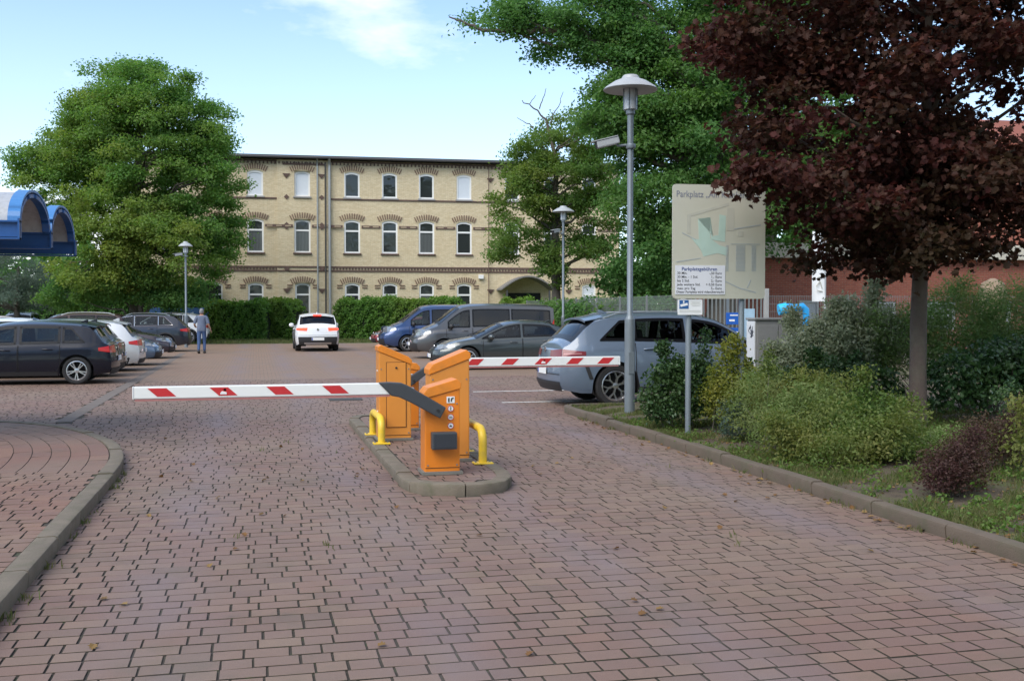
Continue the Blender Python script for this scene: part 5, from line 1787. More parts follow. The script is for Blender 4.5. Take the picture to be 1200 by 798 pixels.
# ================================================================== FENCES, GATE, STREET CABINET
FEN = pm('fence_grey', (0.22, 0.235, 0.235), 0.5, metal=0.3, var=0.1)
def mesh_panel(Lp, h):
    mb = MB()
    n = int(Lp / .055)
    for i in range(n + 1):
        mb.box((i * Lp / n, 0, h / 2), (.007, .007, h))
    for z in np.linspace(.04, h - .03, 10):
        mb.box((Lp / 2, -.008, z), (Lp, .007, .009)).box((Lp / 2, .008, z), (Lp, .007, .009))
    return mb.mesh('mesh_panel', FEN)
def fence(label, p0, p1, h, n):
    a, b = Vector((*p0, 0)), Vector((*p1, 0))
    d = b - a
    rz = math.atan2(d.y, d.x)
    t = thing('mesh_fence', label, 'fence', (a.x, a.y, .02), rz)
    Lp = d.length / n
    pm_ = mesh_panel(Lp - .08, h)
    post = MB().box((0, 0, h / 2 + .03), (.06, .045, h + .1)).mesh('post', FEN)
    for i in range(n + 1):
        o = link('post', post, t); o.location = (i * Lp, 0, 0)
        if i < n:
            o = link('mesh_panel', pm_, t); o.location = (i * Lp + .04, -.02, .05)
    return t
fence('grey wire mesh fence running behind the parked vans towards the porch', (11.75, 28.6), (11.75, 46.1), 2.08, 7)
fence('grey wire mesh fence in front of the red brick hall', (14.5, 28.5), (32, 27.4), 2.08, 7)
gt = thing('bar_gate', 'grey gate of upright bars between the two mesh fences', 'gate', (11.85, 28.5, .02), 0)
GB = MB().box((0, 0, 1.08), (.032, .05, 1.98)).mesh('bar', FEN)
for i in range(20):
    o = link('bar', GB, gt); o.location = (.14 + i * .128, 0, 0)
for z in (.12, 2.06):
    MB().box((1.3, 0.03, z), (2.6, .05, .06)).build('rail', FEN, gt)
for x in (0.02, 2.6):
    MB().box((x, 0, 1.15), (.13, .13, 2.35)).build('gate_post', pm('gate_pale', (0.36, 0.36, 0.35), .6, var=.15), gt, bevel=.01)
# utility cabinet in the planting bed
CONC = pm('concrete', (0.27, 0.27, 0.265), 0.8, var=0.15, scale=3, stain=(0.17, 0.17, 0.16), stain_scale=3, stain_amt=.5)
cb = thing('utility_cabinet', 'grey utility cabinet with a scribbled white side standing behind the pale shrub', 'utility cabinet', (8.40, 16.95, .05), R(-2))
MB().box((.42, .16, .74), (.84, .34, 1.48)).build('cabinet_body', CONC, cb, bevel=.01)
MB().box((.42, .16, 1.50), (.9, .40, .04)).build('lid', CONC, cb, bevel=.01)
MB().box((-.012, .16, .74), (.02, .33, 1.44)).build('side_panel', WHITE, cb, bevel=.004)
for x in (.22, .62):
    MB().box((x, -.016, .74), (.38, .014, 1.3)).build('door', CONC, cb, bevel=.004)
sc = MB()
for i in range(9):
    y0 = .05 + random.random() * .2
    sc.tube([(-.026, y0, 1.22 + random.random() * .18), (-.026, y0 + .04, 1.36 - random.random() * .2), (-.026, y0 - .03, 1.2 + random.random() * .15)], .006, 4)
sc.build('graffiti', pm('graffiti', (0.12, 0.13, 0.16), .6), cb)
# bright blue duct, boards and banner beyond the fence
BB = pm('cyan_blue', (0.02, 0.30, 0.66), 0.35, var=0.1)
p = at(930, 365, 26)
dt = thing('blue_duct', 'bright blue bent duct standing behind the grey utility cabinet', 'duct', (p.x, p.y, 0), R(-12))
MB().tube([(-.35, 0, 1.72), (-.2, 0, 1.75), (.05, 0, 1.76), (.22, 0, 1.80), (.30, 0, 1.72), (.31, 0, 1.5), (.30, 0, .9), (.30, 0, 0)], [.11, .13, .10, .09, .09, .08, .08, .08], 12).build('duct_tube', BB, dt, smooth=50)
MB().tube([(-.37, 0, 1.72), (-.18, 0, 1.75)], [.135, .145], 14).build('duct_sleeve', pm('cyan', (0.03, 0.45, 0.8), .35), dt, smooth=50)
SBL = pm('board_blue', (0.015, 0.10, 0.42), 0.4, var=.06)
p = at(859, 365, 27)
ib = thing('information_board', 'two blue boards with white marks on a post behind the gate', 'sign', (p.x, p.y, 0), R(-10))
MB().box((-.13, .04, 1.3), (.05, .05, 2.6)).build('post', STEEL, ib)
for z, h in ((1.50, .30), (1.02, .50)):
    q = MB().box((0, 0, z), (.36, .03, h)).build('board', SBL, ib, bevel=.005)
    for i in range(2 if h < .4 else 3):
        MB().box((.02 - .05 * (i % 2), -.018, z + h * .28 - i * .13), (.20 - .06 * i, .004, .03 + .02 * i)).build('white_mark', WHITE, q)
p = at(877, 365, 27.4)
cbz = thing('curved_poster', 'white and blue curved display panel beside the blue boards', 'display panel', (p.x, p.y, 0), R(-10))
mb = MB()
for i in range(8):
    a0, a1 = PI / 2 * i / 8, PI / 2 * (i + 1) / 8
    mb.prism([(-.22 + .36 * (1 - math.sin(a0)) * .6, .5 + 1.25 * a0 / (PI / 2)), (.16, .5 + 1.25 * a0 / (PI / 2)), (.16, .5 + 1.25 * a1 / (PI / 2)), (-.22 + .36 * (1 - math.sin(a1)) * .6, .5 + 1.25 * a1 / (PI / 2))], 'Y', -.02, .02)
mb.build('panel', pm('pale_blue_panel', (0.35, 0.5, 0.62), .4, var=.3, scale=3), cbz)
MB().box((0, 0, .25), (.06, .06, .5)).build('post', STEEL, cbz)
p = at(961, 365, 29)
bn = thing('banner_post', 'narrow white banner on a pole before the red brick hall', 'banner', (p.x, p.y, 0), R(-14))
MB().tube([(.13, 0, 0), (.13, 0, 3.9)], .03, 8).build('pole', LAMPW, bn)
bp_ = MB().grid(lambda u, v: (-.22 + .34 * u, .03 * math.sin(u * 5 + v * 3), 1.95 + 1.9 * v), np.linspace(0, 1, 7), np.linspace(0, 1, 12)).build('banner', WHITE, bn, smooth=60)
mb = MB()
for a, b in (((-.12, 2.35), (-.02, 2.5)), ((-.02, 2.5), (.04, 2.3)), ((-.1, 2.25), (.05, 2.22)), ((-.08, 2.6), (.02, 2.62))):
    mb.tube([(a[0], -.035, a[1]), (b[0], -.035, b[1])], .012, 5)
mb.build('banner_mark', MGREY, bp_)

# ================================================================== RED BRICK HALL AND SMALL BACKGROUND PIECES
RBRICK = brick_mat('red_brick', (0.30, 0.085, 0.05), (0.24, 0.065, 0.042), (0.25, 0.17, 0.13), stain=(0.19, 0.06, 0.04))
rh = thing('brick_hall', 'long red brick hall with a pale fascia behind the fence and the purple maple', 'building', (at(852, 365, 44).x, at(852, 365, 44).y, 0), R(-3))
hw = MB()
ops = [(3.2, 4.1, 0, 2.15), (6.2, 7.6, .9, 2.1), (9.0, 10.4, .9, 2.1), (12.2, 13.1, 0, 2.15), (15, 16.4, .9, 2.1), (18, 19.4, .9, 2.1)]
us = sorted({0, 30} | {v for o in ops for v in o[:2]}); zs = sorted({-.1, 3.9} | {v for o in ops for v in o[2:]})
for i in range(len(us) - 1):
    for j in range(len(zs) - 1):
        um, zm = (us[i] + us[i + 1]) / 2, (zs[j] + zs[j + 1]) / 2
        if any(a < um < b and c < zm < d for a, b, c, d in ops): continue
        hw.add([(us[i], 0, zs[j]), (us[i + 1], 0, zs[j]), (us[i + 1], 0, zs[j + 1]), (us[i], 0, zs[j + 1])], [(0, 1, 2, 3)])
for a, b, c, d in ops:
    hw.add([(a, 0, c), (a, .15, c), (a, .15, d), (a, 0, d)], [(0, 1, 2, 3)]).add([(b, 0, c), (b, .15, c), (b, .15, d), (b, 0, d)], [(0, 1, 2, 3)]).add([(a, 0, d), (a, .15, d), (b, .15, d), (b, 0, d)], [(0, 1, 2, 3)])
hw.add([(0, 0, -.1), (0, 9, -.1), (0, 9, 3.9), (0, 0, 3.9)], [(0, 1, 2, 3)])
hw.build('wall', RBRICK, rh)
MB().box((15, 4.4, 4.2), (30.6, 9.6, .62)).build('fascia', pm('fascia', (0.50, 0.46, 0.38), .7, var=.08), rh, bevel=.02)
MB().box((18, 7.5, 7.2), (22, 2.5, 5.4)).build('upper_wall', RBRICK, rh)
MB().prism([(5.8, 9.9), (5.8, 10.1), (8.5, 11.6), (11.2, 10.1), (11.2, 9.9)], 'X', 6.6, 29.4).build('roof', pm('red_tiles', (0.22, 0.07, 0.045), .8, var=.25, scale=8), rh)
for a, b, c, d in ops:
    isd = c == 0
    f = MB()
    for x in (a + .05, b - .05): f.box((x, .1, (c + d) / 2), (.1, .08, d - c))
    f.box(((a + b) / 2, .1, d - .05), (b - a - .2, .076, .1)).box(((a + b) / 2, .1, (c + d) / 2), (b - a - .2, .076, .06))
    o = f.build('door' if isd else 'window', pm('grey_frame', (0.42, 0.43, 0.43), .5), rh)
    MB().box(((a + b) / 2, .13, (c + d) / 2), (b - a - .18, .02, d - c - .1)).build('door_leaf' if isd else 'pane', pm('grey_door', (0.36, 0.38, 0.39), .5, var=.06) if isd else CURTAIN, o)
BLT = pm('blue_tarp', (0.05, 0.13, 0.30), .6, var=.15)
p = at(210, 365, 64)
tag(MB().box((p.x, p.y, .95), (3.4, .08, 1.9), rz=R(-4)).build('blue_screen', BLT, bevel=.01), 'low blue site screen behind the white car at the foot of the large tree', 'screen')

# ================================================================== BLUE CANOPY
BLUE = pm('steel_blue_paint', (0.018, 0.088, 0.28), 0.38, var=0.06)
BLUE_L = pm('light_blue_paint', (0.05, 0.19, 0.45), 0.38, var=0.06)
SHEET = pm('canopy_sheet', (0.38, 0.395, 0.42), 0.45, var=0.12, scale=4, stain=(0.12, 0.12, 0.11), stain_scale=18, stain_amt=.35)
cn = thing('barrel_canopy', 'blue steel canopy with two grey barrel vaults jutting in over the left pavement', 'canopy', (-2.62, 0, 0))
XE, YS, ZB = 0.0, (13.25, 15.2, 17.15), 2.515
for i, y in enumerate(YS):
    b = MB()
    b.box((XE - 3.4, y, ZB + .11), (6.8, .022, .18)).box((XE - 3.4, y, ZB + .195), (6.8, .11, .02)).box((XE - 3.4, y, ZB + .0), (6.8, .11, .02))
    b.box((XE - .01, y, ZB + .11), (.02, .12, .24))
    b.build('beam', BLUE, cn)
for a, b in zip(YS, YS[1:]):
    yc, hw_, rise = (a + b) / 2, (b - a) / 2 - .07, .40
    def va(x, t, off=0):
        return (x, yc - (hw_ + off) * math.cos(t), ZB + .205 + (rise + off) * math.sin(t))
    v = MB().grid(lambda x, t: va(x, t), np.linspace(-6.7, XE - .03, 12), np.linspace(0, PI, 22)).grid(lambda x, t: va(x, t, .012), np.linspace(-6.7, XE - .03, 12), np.linspace(0, PI, 22)).build('vault_sheet', SHEET, cn, smooth=60)
    for xr in (XE - .10, -1.9, -3.7, -5.5):
        wd_ = .09 if xr > -1 else .06
        r_ = MB()
        T = np.linspace(0, PI, 26)
        for t0, t1 in zip(T, T[1:]):
            A, B = va(0, t0, .016), va(0, t1, .016)
            C, D = va(0, t1, .045), va(0, t0, .045)
            r_.prism([(A[1], A[2]), (B[1], B[2]), (C[1], C[2]), (D[1], D[2])], 'X', xr - wd_ / 2, xr + wd_)
        r_.build('arch_rib', BLUE_L, cn, smooth=40)
        T2 = MB()
        for t0, t1 in zip(T, T[1:]):
            A, B = va(0, t0, -.05), va(0, t1, -.05)
            C, D = va(0, t1, -.004), va(0, t0, -.004)
            T2.prism([(A[1], A[2]), (B[1], B[2]), (C[1], C[2]), (D[1], D[2])], 'X', xr, xr + min(wd_, .1))
        T2.build('inner_rib', BLUE, cn, smooth=40)
for y in YS[::2]:
    MB().box((XE - 5.6, y, 1.27), (.12, .12, 2.5)).build('column', BLUE, cn)

# ================================================================== TREES
def ell(px, py, d, rx, ry, rd=None, tint=0.2):
    s = FPX / d
    c = at(px, py, d)
    return (c.x, c.y, c.z, rx / s, (rd if rd else rx / s), ry / s, tint)
def pads_in(ells, n, size, flat=.5, rmin=.42, tint_fn=None, zmin=1.6):
    """split the crown's big lobes into many small pads"""
    vol = np.array([e[3] * e[5] for e in ells])
    out = []
    for e, k in zip(ells, np.maximum(2, (n * vol / vol.sum())).astype(int)):
        d = in_ball(k)
        r_ = rmin + (1 - rmin) * rng.random(k) ** .7
        p = np.array(e[:3]) + d * r_[:, None] * np.array(e[3:6])
        for q in p:
            if q[2] < zmin: q[2] = zmin + random.random() * .6
            s = size * random.uniform(.6, 1.35)
            out.append((q[0], q[1], q[2], s, s, s * flat, np.clip(e[6] + random.gauss(0, .16), 0, 1)))
    return out
def tree(name, label, base, trunk, r0, ells, npads, psize, twigs, per, leaf, mat, shape=DIAMOND, spread=.22, flat=.5, bark=BARK, nlimbs=26, group=None, up=.6, limb_from=.35, shell=.45, droop=0.0, bare=()):
    t = thing(name, label, 'tree', base, 0, group)
    b = Vector(base)
    TP = [Vector(p) - b for p in trunk]
    mb = MB()
    n = len(TP)
    rs = [r0 * (1.18 if i == 0 else 1) * (1 - .8 * i / (n - 1)) for i in range(n)]
    pts, rr = [], []
    for i in range(n - 1):
        for j in range(5):
            k = j / 5
            pts.append(TP[i].lerp(TP[i + 1], k) + Vector((random.gauss(0, r0 * .08), random.gauss(0, r0 * .08), 0)) * (i + j > 0))
            rr.append(rs[i] + (rs[i + 1] - rs[i]) * (k if i else min(1, k * 2.2)))
    pts.append(TP[-1]); rr.append(rs[-1])
    mb.tube(pts, rr, 12)
    mb.build('trunk', bark, t, smooth=60)
    pads = pads_in(ells, npads, psize, flat)
    lm = MB()
    zs = [p.z for p in pts]
    for c in random.sample(pads, min(nlimbs, len(pads))):
        q = Vector(c[:3]) - b
        zt = max(zs[-1] * limb_from, min(zs[-1] * .97, q.z - .45 * (q - Vector((pts[0].x, pts[0].y, q.z))).length))
        i = min(range(len(pts)), key=lambda i_: abs(zs[i_] - zt))
        limb(lm, pts[i], q, min(rr[i] * .55, r0 * .4), r0 * .04, .06, 6, 6, .09)
    for a, c, ra_, rb_ in bare:
        limb(lm, Vector(a) - b, Vector(c) - b, ra_, rb_, .03, 7, 8, .10)
    lm.build('branches', bark, t, smooth=60)
    P, O, T = crown_points(pads, twigs, per, spread, shell)
    sz = leaf * rng.uniform(.65, 1.25, len(P))
    o = link('crown', leaf_mesh('crown', P - np.array(base), sz, mat, shape, O, up, T, droop), t)
    return t
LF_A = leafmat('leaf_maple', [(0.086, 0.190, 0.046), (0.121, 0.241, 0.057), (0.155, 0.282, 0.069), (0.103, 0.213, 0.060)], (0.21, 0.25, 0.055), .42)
LF_O = leafmat('leaf_oak', [(0.064, 0.154, 0.046), (0.088, 0.198, 0.057), (0.121, 0.237, 0.068), (0.075, 0.165, 0.052)], (0.14, 0.225, 0.05), .42)
LF_M = leafmat('leaf_young', [(0.081, 0.167, 0.039), (0.115, 0.213, 0.049), (0.144, 0.247, 0.063), (0.092, 0.178, 0.044)], (0.19, 0.225, 0.048), .38)
LF_P = leafmat('leaf_purple', [(0.050, 0.016, 0.015), (0.075, 0.024, 0.021), (0.036, 0.013, 0.013), (0.105, 0.040, 0.030), (0.052, 0.022, 0.018)], (0.038, 0.034, 0.016), .28, .55, .15)
LF_W = leafmat('leaf_grey', [(0.098, 0.143, 0.111), (0.130, 0.182, 0.143), (0.078, 0.124, 0.091)], (0.12, 0.14, 0.09), .3)
LF_H = leafmat('leaf_hedge', [(0.091, 0.202, 0.039), (0.117, 0.240, 0.046), (0.150, 0.280, 0.055), (0.072, 0.163, 0.034)], (0.16, 0.22, 0.04), .35)

d = 57
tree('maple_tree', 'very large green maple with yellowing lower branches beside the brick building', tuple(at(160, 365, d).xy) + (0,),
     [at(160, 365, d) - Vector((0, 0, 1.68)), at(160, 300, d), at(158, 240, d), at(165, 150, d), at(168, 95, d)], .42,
     [ell(160, 185, d, 88, 112, 4.2, .25), ell(70, 232, d, 58, 62, 2.6, .25), ell(232, 232, d, 52, 88, 2.8, .05), ell(165, 108, d, 66, 40, 3, .12),  # left lobes yellower, right greener: leaf colour plus sunlit side put into tint
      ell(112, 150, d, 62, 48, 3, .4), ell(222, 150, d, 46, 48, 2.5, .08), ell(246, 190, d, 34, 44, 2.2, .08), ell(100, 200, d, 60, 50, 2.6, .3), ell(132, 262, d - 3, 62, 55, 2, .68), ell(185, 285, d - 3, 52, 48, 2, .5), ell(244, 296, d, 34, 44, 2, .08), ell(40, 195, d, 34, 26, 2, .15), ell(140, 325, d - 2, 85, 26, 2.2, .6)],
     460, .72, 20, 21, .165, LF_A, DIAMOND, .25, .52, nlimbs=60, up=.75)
d = 60
tree('willow_tree', 'grey-green bushy tree behind the far cars under the blue canopy', tuple(at(20, 365, d).xy) + (0,),
     [at(20, 365, d) - Vector((0, 0, 1.68)), at(20, 340, d), at(22, 312, d)], .25,
     [ell(18, 330, d, 44, 34, 2.4, .2), ell(52, 342, d, 26, 26, 1.8, .3), ell(-25, 325, d, 40, 40, 2, .2), ell(20, 352, d, 60, 14, 2, .2)],
     90, .7, 18, 16, .17, LF_W, NARROW, .2, .6, nlimbs=12)
tree('yew_tree', 'low dark evergreen behind the parked cars at the foot of the large maple', tuple(at(165, 365, 56).xy) + (0,),
     [at(165, 365, 56) - Vector((0, 0, 1.68)), at(165, 350, 56), at(165, 338, 56)], .2,
     [ell(110, 345, 56, 56, 22, 1.6, .3), ell(195, 345, 56, 50, 22, 1.6, .1), ell(150, 330, 55, 60, 24, 1.6, .4)], 80, .6, 16, 16, .16, LF_O, DIAMOND, .2, .6, nlimbs=8, up=.5)
d = 49
tree('young_oak', 'bright green tree with bare twigs at its top before the porch end of the building', tuple(at(650, 365, d).xy) + (0,),
     [at(652, 365, d) - Vector((0, 0, 1.68)), at(652, 320, d), at(650, 260, d), at(652, 190, d), at(640, 140, d)], .26,
     [ell(655, 215, d, 62, 64, 2.3, .3), ell(610, 245, d, 48, 48, 2, .35), ell(700, 235, d, 42, 62, 2, .2), ell(665, 165, d, 42, 34, 1.6, .3), ell(620, 192, d, 36, 30, 1.6, .3), ell(672, 300, d, 46, 32, 1.6, .15), ell(610, 292, d, 38, 22, 1.4, .15), ell(648, 318, d, 22, 22, 1.0, .05)],
     150, .5, 18, 18, .14, LF_M, DIAMOND, .2, .58, nlimbs=40,
     bare=[(at(640, 140, d), at(612, 118, d), .05, .02), (at(632, 128, d), at(640, 104, d), .03, .012), (at(645, 145, d), at(660, 108, d), .03, .01), (at(625, 150, d), at(606, 138, d), .03, .01), (at(620, 123, d), at(628, 112, d), .02, .01)])
d = 41
tree('oak_tree', 'huge oak with a heavy trunk and a long limb reaching left over the sky', tuple(at(846, 365, d).xy) + (0,),
     [at(846, 365, d) - Vector((0, 0, 1.68)), at(846, 260, d), at(850, 130, d), at(846, 40, d), at(835, -60, d)], .62,
     [ell(770, 215, d, 62, 100, 2.6, .3), ell(850, 175, d, 80, 75, 2.6, .35), ell(790, 120, d, 50, 50, 2.4, .4), ell(905, 220, d, 60, 90, 2.6, .25), ell(800, 300, d, 85, 48, 2.4, .05), ell(740, 150, d, 40, 50, 2, .3),
      ell(880, 80, d, 80, 50, 2.4, .15), ell(640, 28, d, 52, 24, 1.8, .08), ell(585, 22, d, 40, 20, 1.4, .1), ell(650, 58, d, 24, 16, 1.2, .05), ell(710, 22, d, 60, 30, 2, .08), ell(800, -10, d, 120, 40, 3, .1), ell(690, 75, d, 18, 22, 1, .05), ell(752, 98, d, 55, 44, 2.2, .3), ell(722, 132, d, 42, 40, 2, .3), ell(730, 60, d, 42, 26, 1.8, .12), ell(800, 70, d, 60, 40, 2.2, .25), ell(930, 0, d, 80, 50, 3, .1), ell(760, 52, d, 50, 20, 1.6, .1)],
     470, .66, 20, 21, .16, LF_O, DIAMOND, .26, .58, nlimbs=60,
     bare=[(at(848, 120, d), at(760, 30, d), .34, .2), (at(848, 95, d), at(715, 52, d), .26, .14), (at(760, 30, d), at(700, -20, d), .2, .1), (at(715, 52, d), at(640, 38, d), .14, .1), (at(640, 38, d), at(566, 36, d), .1, .07), (at(566, 36, d), at(546, 28, d), .07, .05), (at(546, 28, d), at(526, 20, d), .05, .025)])
tree('lime_tree', 'dark green tree closing the gap behind the plan board', tuple(at(905, 365, 50).xy) + (0,),
     [at(905, 365, 50) - Vector((0, 0, 1.68)), at(905, 250, 50), at(905, 150, 50)], .35,
     [ell(880, 250, 50, 70, 90, 3, .1), ell(790, 320, 50, 80, 34, 2, .0), ell(960, 160, 50, 80, 90, 3, .1), ell(745, 330, 50, 40, 30, 1.6, .05)], 130, .8, 18, 14, .24, LF_O, DIAMOND, .22, .5, nlimbs=20)
# woods far off all round the car park
n = 70000
a = rng.uniform(0, 2 * PI, n)
back = np.clip((1.25 - np.abs(a - PI)) / .5, 0, 1)          # brought nearer behind the photographer, unseen, to darken what the cars reflect
rr_ = 150 + 14 * np.sin(a * 5) * (1 - back) + rng.normal(0, 6, n) * (1 - .7 * back) - 102 * back
hgt = 11 + 4 * back + 2.5 * np.sin(a * 23) + 2 * np.sin(a * 57 + 1) + 1.5 * np.sin(a * 131)
Pf = np.stack([rr_ * np.sin(a), 30 + rr_ * np.cos(a), hgt * rng.random(n) ** .7], 1)
tag(link('distant_woods', leaf_mesh('distant_woods', Pf, rr_ / 88 * rng.uniform(.6, 1.3, n), LF_O, DIAMOND, None, .4, rng.random(n) * .5)), kind='stuff')
# purple maple, nearest tree
d = 14.3
mb0 = at(1073, 503, 14.3)
base = (8.60, 12.62, .1)
tree('purple_maple', 'dark purple leaved maple with a smooth straight trunk in the planting bed', base,
     [Vector(base), at(1076, 380, d), at(1082, 200, d), at(1087, 60, d), at(1090, -140, d)], .135,
     [ell(1000, 150, d, 150, 105, 1.9, .2), ell(925, 60, d, 120, 42, 1.5, .1), ell(1110, 230, d, 110, 85, 1.9, .3), ell(990, 235, 13.5, 70, 60, .9, .2), ell(985, 296, 13.75, 88, 30, 1.1, .45),
      ell(1090, 40, d, 130, 90, 2, .15), ell(1190, 130, d, 90, 140, 2, .2), ell(1160, 270, d, 90, 48, 1.8, .35), ell(918, 208, 13.1, 44, 34, .6, .15), ell(906, 228, 13.1, 34, 22, .4, .15), ell(870, 58, 13.9, 78, 24, .8, .1), ell(1060, 290, 13.75, 60, 34, 1.3, .5), ell(1000, -60, d, 180, 90, 2.2, .1), ell(1200, -40, d, 150, 110, 2.2, .1)],
     370, .32, 12, 12, .092, LF_P, LOBED, .13, .6, BARK2, 60, up=.8, limb_from=.42, droop=.6)

# ================================================================== HEDGES AND SHRUBS
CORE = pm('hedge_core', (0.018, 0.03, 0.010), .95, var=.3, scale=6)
def hedge(label, x0, x1, d0, d1, w_, h, mat, n, leaf, group, wave=.12):
    """clipped hedge from sight line x0 to x1"""
    a, b = at(x0, 365, d0), at(x1, 365, d1)
    dv = Vector((b.x - a.x, b.y - a.y, 0))
    ln = dv.length
    t = thing('hedge', label, 'hedge', (a.x, a.y, 0), math.atan2(dv.y, dv.x), group)
    ph = random.random() * 9
    hh = lambda x: h + wave * (math.sin(x * 1.7 + ph) + .7 * math.sin(x * 3.9 + ph * 2)) * .6 - .55 * max(0, 1 - min(x, ln - x) / .7) ** 2
    mb = MB()
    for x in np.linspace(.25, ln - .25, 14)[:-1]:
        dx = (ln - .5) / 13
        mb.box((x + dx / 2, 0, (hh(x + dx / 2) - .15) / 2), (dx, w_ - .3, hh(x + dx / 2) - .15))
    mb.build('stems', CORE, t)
    X = rng.random(n) * ln
    H = np.array([hh(x) for x in X])
    u = rng.random(n)
    side = rng.random(n)
    P = np.zeros((n, 3)); O = np.zeros((n, 3))
    P[:, 0] = X
    ontop = side < w_ / (w_ + 2 * h)
    P[:, 1] = np.where(ontop, (u - .5) * w_, np.where(rng.random(n) < .75, -w_ / 2, w_ / 2))
    P[:, 2] = np.where(ontop, H, u * H)
    O[:, 1] = np.where(ontop, 0, np.sign(P[:, 1]))
    O[:, 2] = np.where(ontop, 1, .1)
    bump = .10 * np.sin(X * 4.1 + P[:, 2] * 3) + .08 * np.sin(X * 9.3 - P[:, 2] * 7)
    P += O * (bump - .02 + rng.normal(0, .06, n))[:, None] + rng.normal(0, .05, (n, 3))
    P[:, 2] = np.maximum(P[:, 2], .02)
    tint = np.clip(.25 + .3 * np.sin(X * 1.1 + ph) + rng.normal(0, .15, n), 0, 1)
    link('foliage', leaf_mesh('foliage', P, leaf * rng.uniform(.7, 1.3, n), mat, OVAL, O, .35, tint), t)
    return t
HGr = 'clipped hedges along the building'
hedge('rounded hedge block between the walking man and the white crossover', 246, 318, 64, 63.5, 1.8, 2.2, LF_H, 9000, .15, HGr)
hedge('taller hedge block directly left of the white crossover', 314, 352, 65, 64.5, 1.8, 2.3, LF_H, 5500, .15, HGr)
hedge('long hedge behind the deep blue van', 396, 545, 64.5, 63, 1.8, 2.35, LF_H, 17000, .15, HGr)
hedge('short bright hedge under the arched porch', 584, 640, 62, 61.5, 1.5, 2.3, LF_H, 6500, .15, HGr)
hedge('ivy covered hedge behind the wire mesh fence', 645, 800, 44, 33, 1.2, 1.95, LF_O, 12000, .13, HGr)
hedge('tall dark hedge along the back of the car park under the large maple', -60, 250, 68, 66, 2.2, 3.4, LF_O, 15000, .22, HGr, .5)

def shrub(name, label, loc, lobes, n, leaf, mat, shape=OVAL, group='shrubs in the planting bed', up=.4, stems=12, tint=.3, spread=.05, per=9, droop=0., stemcol=None, cat='shrub'):
    """lobes (dx,dy,z,rx,ry,rz)"""
    t = thing(name, label, cat, loc, 0, group)
    pads = []
    base_lobes = lobes = list(lobes)
    lobes = list(lobes)
    for i in range(10):                                # shoots that stick out of the mound
        l = random.choice(lobes)
        a_ = random.random() * 2 * PI
        lobes.append((l[0] + .8 * l[3] * math.cos(a_), l[1] + .8 * l[4] * math.sin(a_), l[2] + l[5] * random.uniform(.5, 1.15), l[3] * .16, l[4] * .16, l[5] * random.uniform(.35, .6)))
    tot = sum(l[3] * l[5] for l in lobes)
    Ps, Os, Ts = [], [], []
    mb = MB()
    for l in lobes:
        k = max(8, int(n / per * l[3] * l[5] / tot))
        P, O, T = crown_points([tuple(l) + (tint,)], k, per, spread, .35, .8, low=-.8)
        Ps.append(P); Os.append(O); Ts.append(T)
        for i in range(max(2, stems // 6) if l[3] > .17 and l in base_lobes else 0):
            q = P[rng.integers(len(P))]
            a = Vector((l[0] * .4 + random.gauss(0, .06), l[1] * .4 + random.gauss(0, .06), 0))
            limb(mb, a, q, .008, .002, .05, 5, 4, .05)
    mb.build('stems', stemcol or BARK, t)
    P = np.concatenate(Ps)
    P[:, 2] = np.maximum(P[:, 2], .02 + .03 * rng.random(len(P)))
    tt = np.clip(np.concatenate(Ts) + .25 * np.sin(P[:, 0] * 5) * np.cos(P[:, 1] * 4 + P[:, 2] * 6), 0, 1)
    link('foliage', leaf_mesh('foliage', P, leaf * rng.uniform(.6, 1.3, len(P)), mat, shape, np.concatenate(Os), up, tt, droop), t)
    return t
L_DK = leafmat('leaf_laurel', [(0.022, 0.055, 0.022), (0.032, 0.075, 0.026), (0.045, 0.09, 0.03)], (0.06, 0.10, 0.03), .2, .3)
L_YG = leafmat('leaf_yellowgreen', [(0.12, 0.17, 0.03), (0.15, 0.19, 0.035), (0.09, 0.15, 0.03)], (0.24, 0.22, 0.04), .35)
L_BR = leafmat('leaf_bright', [(0.052, 0.115, 0.025), (0.075, 0.145, 0.03), (0.105, 0.175, 0.04), (0.06, 0.11, 0.03)], (0.19, 0.19, 0.055), .35)
L_GR = leafmat('leaf_variegated', [(0.218, 0.259, 0.161), (0.287, 0.322, 0.207), (0.172, 0.218, 0.127), (0.437, 0.448, 0.333)], (0.23, 0.25, 0.15), .3)
L_FE = leafmat('leaf_feathery', [(0.103, 0.190, 0.052), (0.138, 0.230, 0.069), (0.178, 0.265, 0.083)], (0.18, 0.205, 0.075), .35)
L_BB = leafmat('leaf_barberry', [(0.06, 0.026, 0.026), (0.08, 0.034, 0.032), (0.045, 0.02, 0.022)], (0.075, 0.055, 0.028), .25)
L_BL = leafmat('leaf_bluish', [(0.07, 0.11, 0.085), (0.09, 0.135, 0.11)], (0.08, 0.11, 0.07), .25)
S0 = .1
shrub('laurel_shrub', 'dark glossy evergreen shrub in front of the blue grey car beside the front sign post', (5.621, 13.489, S0), [(-.1, .1, .45, .45, .4, .42), (.28, .1, .5, .36, .36, .45), (.05, .2, .72, .3, .3, .25), (-.3, 0, .3, .25, .3, .26)], 6500, .062, L_DK, tint=.35)
shrub('golden_shrub', 'yellow-green upright shrub between the two sign posts', (5.969, 12.925, S0), [(0, .1, .45, .26, .3, .46), (.3, 0, .5, .24, .3, .42), (.12, .1, .85, .16, .2, .22)], 3600, .05, L_YG, tint=.4)
shrub('blue_grass_shrub', 'small blue-green tuft at the foot of the golden shrub', (5.734, 12.126, S0), [(0, 0, .17, .16, .16, .17)], 900, .05, L_BL, NARROW)
